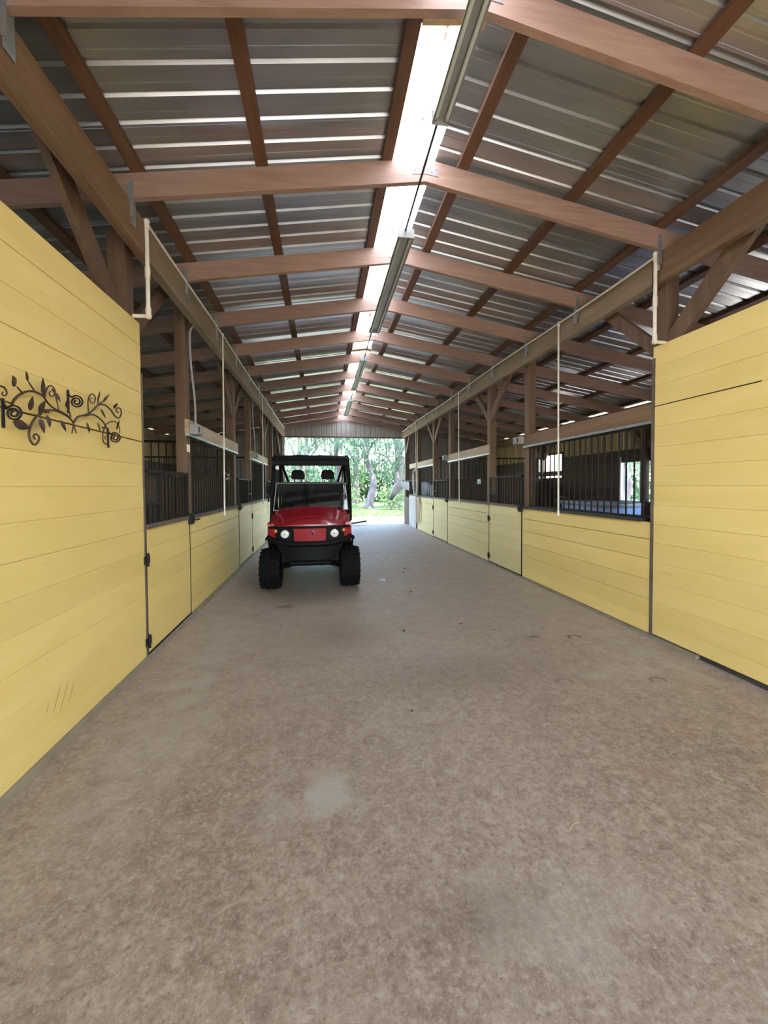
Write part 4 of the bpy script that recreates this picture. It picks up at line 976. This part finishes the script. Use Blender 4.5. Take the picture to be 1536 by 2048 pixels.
# ------------------------------------------------------------------ things inside the near right stall
tb = thing('water_tub', 'pale blue plastic tub behind the nearest right grille', 'tub', (4.9, 7.6, 0))
for (a, b, hh, nm) in ((.46, .98, 1.10, 'tub_wall'),):
    vs = []; n = 28
    def ring(rx, ry, z): return [(rx * math.copysign(abs(math.cos(t)) ** .6, math.cos(t)), ry * math.copysign(abs(math.sin(t)) ** .6, math.sin(t)), z) for t in [2 * PI * k / n for k in range(n)]]
    rs = [ring(.40, .80, .0), ring(.43, .86, .6), ring(.45, .90, 1.14), ring(.42, .87, 1.14), ring(.38, .78, .1)]
    vs = [q for r in rs for q in r]
    fs = [(j * n + k, j * n + (k + 1) % n, (j + 1) * n + (k + 1) % n, (j + 1) * n + k) for j in range(4) for k in range(n)] + [tuple(range(4 * n, 5 * n)), tuple(range(n))[::-1]]
    MB().add(vs, fs).build('tub_wall', M['blue'], tb, 40)
    vs = [q for r in (ring(.47, .93, 1.12), ring(.48, .94, 1.16), ring(.47, .93, 1.185), ring(.42, .87, 1.18)) for q in r]
    MB().add(vs, [(j * n + k, j * n + (k + 1) % n, (j + 1) * n + (k + 1) % n, (j + 1) * n + k) for j in range(3) for k in range(n)]).build('tub_rim', M['grey_box'], tb, 40)
bk = thing('feed_bucket', 'dark green bucket on the olive crate, left of the blue tub', 'bucket', (4.72, 7.2, .86))
bk.location = (4.95, 8.95, .82)
MB().lathe([(0, 0), (.13, 0), (.16, .34), (.17, .35), (.15, .35), (.12, .02), (0, .02)], (0, 0, 0), 'z', 20).build('bucket_wall', M['green'], bk, 40)
MB().tube([(.16 * math.cos(a), 0, .33 + .12 * math.sin(a)) for a in [PI * k / 10 for k in range(11)]], .005, 6).build('handle', M['steel'], bk, 60)
cr = thing('feed_crate', 'olive slatted crate under the green bucket', 'crate', (4.95, 8.92, 0))
for k in range(5):
    for e in (-1, 1):
        MB().box(-.2, .2, e * .17 - .012, e * .17 + .012, .02 + .16 * k, .15 + .16 * k).build('slat', M['olive'], cr)
for sx in (-1, 1):
    for e in (-1, 1): MB().box(sx * .18 - .02, sx * .18 + .02, e * .14 - .018, e * .14 + .018, 0, .8).build('corner_post', M['olive'], cr)
MB().box(-.2, .2, -.18, .18, .80, .818).build('lid', M['olive'], cr)

# ------------------------------------------------------------------ bits lying on the floor
pp = MB(); pp.add([(-.05, -.04, .001), (.05, -.05, .003), (.06, .03, .018), (-.03, .05, .002), (.0, .0, .022), (.02, -.05, .006)], [(0, 5, 4), (5, 1, 4), (1, 2, 4), (2, 3, 4), (3, 0, 4)])
o = pp.build('paper_scrap', M['paper'], None, label='crumpled pale blue paper scrap on the floor right of the vehicle', category='litter'); o.location = (.05, 6.4, 0)
so = o.modifiers.new('thick', 'SOLIDIFY'); so.thickness = .002
CLODS = ['nearest the left door, by the concrete joint', 'left of the middle of the aisle, short of the joint', 'right of centre, a little beyond the concrete joint', 'short of the V-shaped stain by the right half wall', 'in mid aisle level with the front of the vehicle', 'beyond the blue paper scrap, toward the far doorway', 'farthest along the aisle beyond the paper scrap', 'alone in mid aisle, nearest the viewer']
spots = [(-1.30, 3.55), (-.05, 4.1), (.62, 4.2), (.93, 3.98), (.36, 5.6), (.52, 6.9), (.6, 7.2), (-.3, 2.62)]
for i, (x, y) in enumerate(spots):
    m = MB(); r = rng.uniform(.008, .013) * (.6 if y < 4 else 1.2); m.ell((0, 0, r * .35), (r * 1.5, r, r * .5), 8, 5, Matrix.Rotation(rng.uniform(0, 3), 3, 'Z'))
    m.v = [(a + rng.uniform(-.002, .002), b + rng.uniform(-.002, .002), c) for a, b, c in m.v]
    o = m.build('dirt_clod', M['clod'], None, 50, label='small dark dirt clod ' + CLODS[i], category='clod', group='dirt clods on the floor'); o.location = (x, y, .001)
STRAWS = ['right of the pale worn patch', 'nearest the viewer on the right', 'just beyond the pale worn patch', 'farthest right, toward the right panel', 'farthest left, toward the left panel', 'in mid aisle beyond the other straws']
for i, (x, y, a, l) in enumerate(((.22, 1.6, .5, .07), (.75, 1.16, .6, .08), (-.35, 2.1, 1.2, .05), (1.15, 1.75, 2.2, .05), (-1.5, 1.5, 1.4, .05), (.2, 2.2, .2, .05))):
    o = MB().tube([(-l / 2, 0, .004), (0, .006, .007), (l / 2, 0, .004)], .0014, 5).build('straw', M['straw'], None, label='thin pale straw on the floor, ' + STRAWS[i], category='straw', group='loose straws on the floor')
    o.location = (x, y, 0); o.rotation_euler.z = a
bd = MB(); bd.cbox(-.45, .45, -.06, .06, 0, .06, .01, 'x'); o = bd.build('loose_board', M['dark_plank'], None, label='dark board lying outside the far doorway, right of the vehicle', category='board'); o.location = (.38, 15.6, .015); o.rotation_euler = (0, -.12, .25)
o.location.z = .07

# ------------------------------------------------------------------ trees, shrubs and grass outside
def leaves(mb, c, r, n, size, rg, droop=0):
    c = Vector(c)
    for _ in range(n):
        while True:
            p = Vector((rg.uniform(-1, 1), rg.uniform(-1, 1), rg.uniform(-1, 1)))
            if .2 < p.length < 1: break
        p = c + Vector((p.x * r[0], p.y * r[1], p.z * r[2])); s = size * rg.uniform(.6, 1.4)
        u = Vector((rg.gauss(0, 1), rg.gauss(0, 1), rg.gauss(0, .7))).normalized(); v = u.orthogonal().normalized()
        if droop and rg.random() < droop: u = Vector((rg.uniform(-.15, .15), rg.uniform(-.15, .15), -1)); v = Vector((rg.uniform(-1, 1), rg.uniform(-1, 1), 0)).normalized() * .28; s *= 2.4
        mb.add([p - u * s, p + v * s * .5, p + u * s, p - v * s * .5], [(0, 1, 2, 3)])
def tree(label, x, y, h, lean, seed, mleaf, n=1500, spread=2.6, base=1.6, droop=.35, size=.15):
    rg = random.Random(seed); t = thing('tree', label, 'tree', (x, y, -.14), group='trees beyond the barn')
    pts = [Vector((0, 0, 0))]
    for k in range(1, 7): pts.append(Vector((lean * math.sin(k * .9) + rg.uniform(-.12, .12), rg.uniform(-.2, .2), h * .11 * k)))
    r0_ = .16 + .018 * h
    MB().tube(smooth_path(pts, 4), [r0_ * (1.35 if i == 0 else 1 - .55 * i / 24) for i in range(25)], 10).build('trunk', M['bark'], t, 60)
    tips = []
    for k in range(6):
        a = 2 * PI * k / 6 + rg.uniform(-.4, .4); b = pts[3 + k % 4]; e = b + Vector((math.cos(a) * spread * rg.uniform(.6, 1), math.sin(a) * spread * rg.uniform(.6, 1), h * rg.uniform(.10, .3)))
        mid = (b + e) / 2 + Vector((0, 0, .4))
        MB().tube(smooth_path([b, mid, e], 4), [.10 - .009 * i for i in range(9)], 6).build('branch', M['bark'], t, 60); tips.append(e)
    m = MB()
    for e in tips: leaves(m, e, (spread * .55, spread * .55, h * .13), n // 10, size, rg, droop)
    leaves(m, (lean * .4, 0, h * .74), (spread * 1.05, spread * 1.05, h * .24), n // 3, size, rg, droop)
    leaves(m, (0, 0, base + 1.2), (spread * .9, spread * .9, 1.3), n // 8, size, rg, droop)
    m.build('foliage', mleaf, t, label='loose leaves with hanging moss')
tree('grey leaning oak trunk with hanging moss, nearest beyond the far doorway', 2.55, 30, 9, .28, 11, M['leaf_b'], 1700, 2.8, 2.6)
TL = [(-5.5, 27, 9, 'a', 'broad leafy tree at the far left beyond the barn'), (-2.2, 29.5, 8.5, 'b', 'mossy tree behind the roof of the red vehicle'), (.4, 34, 10, 'a', 'tall tree set back between the mossy tree and the leaning oak'), (4.9, 31, 9, 'b', 'mossy tree just right of the leaning oak'), (7.6, 29, 9.5, 'a', 'dark leafy tree above the head of the grey horse'), (11, 33, 10, 'b', 'tree hidden mostly by the right jamb of the far doorway'), (-8.5, 33, 10, 'a', 'tree beyond the left side of the far doorway'), (2.2, 38, 11, 'c', 'tall pale green tree far behind the leaning oak'), (6.6, 38, 11, 'c', 'tall pale green tree far behind the grey horse'), (-3.2, 39, 11, 'c', 'tall pale green tree far behind the red vehicle')]
for i, (x, y, h, k, lab) in enumerate(TL): tree(lab, x, y, h, rng.uniform(-.3, .3), 30 + i, M['leaf_' + k], 1700, 2.6, 1.5, .5, .12)
RT = [(17, 14.5, 8, 'a', 'leafy tree seen through the nearer right window'), (15.5, 19.5, 8, 'b', 'mossy tree seen through the farther right window'), (21, 18.5, 9, 'c', 'pale tree behind the trees outside the right windows')]
for i, (x, y, h, k, lab) in enumerate(RT): tree(lab, x, y, h, .1, 60 + i, M['leaf_' + k], 1100, 2.4, 1.4)
def shrub(label, x, y, r, h, seed, k, n=420):
    rg = random.Random(seed); t = thing('shrub', label, 'shrub', (x, y, -.14), group='shrubs below the trees')
    for a in range(4):
        q = 2 * PI * a / 4 + rg.uniform(-.5, .5); MB().tube([(0, 0, 0), (math.cos(q) * r * .3, math.sin(q) * r * .3, h * .5), (math.cos(q) * r * .5, math.sin(q) * r * .5, h * .85)], [.03, .02, .008], 5).build('stem', M['bark'], t)
    m = MB(); leaves(m, (0, 0, h * .52), (r, r * .8, h * .5), n, .10, rg, .1); m.build('foliage', M['leaf_' + k], t)
SH = [(-4.8, 25.5, 'a'), (-3.0, 26.2, 'c'), (-1.2, 27, 'a'), (.6, 26.8, 'c'), (3.9, 27.6, 'c'), (5.6, 26.4, 'a'), (7.2, 25.8, 'c'), (9.2, 27, 'a')]
pos = ['at the left end', 'second from the left', 'third from the left', 'left of the leaning oak', 'right of the leaning oak', 'below the horse head', 'right of the horse head', 'at the right end']
for i, (x, y, k) in enumerate(SH): shrub('leafy green shrub %s of the row beyond the lawn' % pos[i], x, y, rng.uniform(.9, 1.3), rng.uniform(1.3, 2.2), 80 + i, k)
BK = [(-13 + 3.0 * k, 42 + rng.uniform(-1, 1)) for k in range(11)]
for i, (x, y) in enumerate(BK):
    rg = random.Random(200 + i); m = MB(); leaves(m, (0, 0, 2.1), (2.4, 1.6, 2.4), 900, .24, rg, .2)
    t = thing('thicket', 'tall green thicket closing the view behind the far trees', 'thicket', (x, y, -.14), group='thickets behind the far trees')
    m.build('foliage', M['leaf_' + 'abc'[i % 3]], t); MB().tube([(0, 0, 0), (.1, 0, 2.5), (.0, 0, 5)], [.12, .09, .04], 6).build('trunk', M['bark'], t)
for i in range(7):
    rg = random.Random(300 + i); m = MB(); leaves(m, (0, 0, 2.6), (1.8, 2.2, 2.8), 600, .22, rg, .2)
    t = thing('thicket', 'tall green thicket outside the right windows', 'thicket', (26 + rg.uniform(-1, 1), 10 + 3.2 * i, -.14), group='thickets outside the right windows')
    m.build('foliage', M['leaf_' + 'abc'[i % 3]], t); MB().tube([(0, 0, 0), (.1, 0, 2.5), (.0, 0, 4)], [.12, .09, .04], 6).build('trunk', M['bark'], t)
rg = random.Random(5); m = MB()
for _ in range(9000):
    x, y = rg.uniform(-7, 10), 19.6 + 9 * rg.random() ** 1.4; hgt = rg.uniform(.05, .14); a = rg.uniform(0, PI); dx, dy = .012 * math.cos(a), .012 * math.sin(a); l = rg.uniform(-.04, .04)
    m.add([(x - dx, y - dy, -.14), (x + dx, y + dy, -.14), (x + l, y + l, -.14 + hgt)], [(0, 1, 2)])
for _ in range(3000):
    x, y = rg.uniform(9.5, 17), rg.uniform(6, 20); hgt = rg.uniform(.05, .14); a = rg.uniform(0, PI); dx, dy = .012 * math.cos(a), .012 * math.sin(a); l = rg.uniform(-.04, .04)
    m.add([(x - dx, y - dy, -.14), (x + dx, y + dy, -.14), (x + l, y + l, -.14 + hgt)], [(0, 1, 2)])
m.build('grass', M['grass'], None, kind='stuff', label='short bright green grass on the lawn beyond the gravel', category='grass')
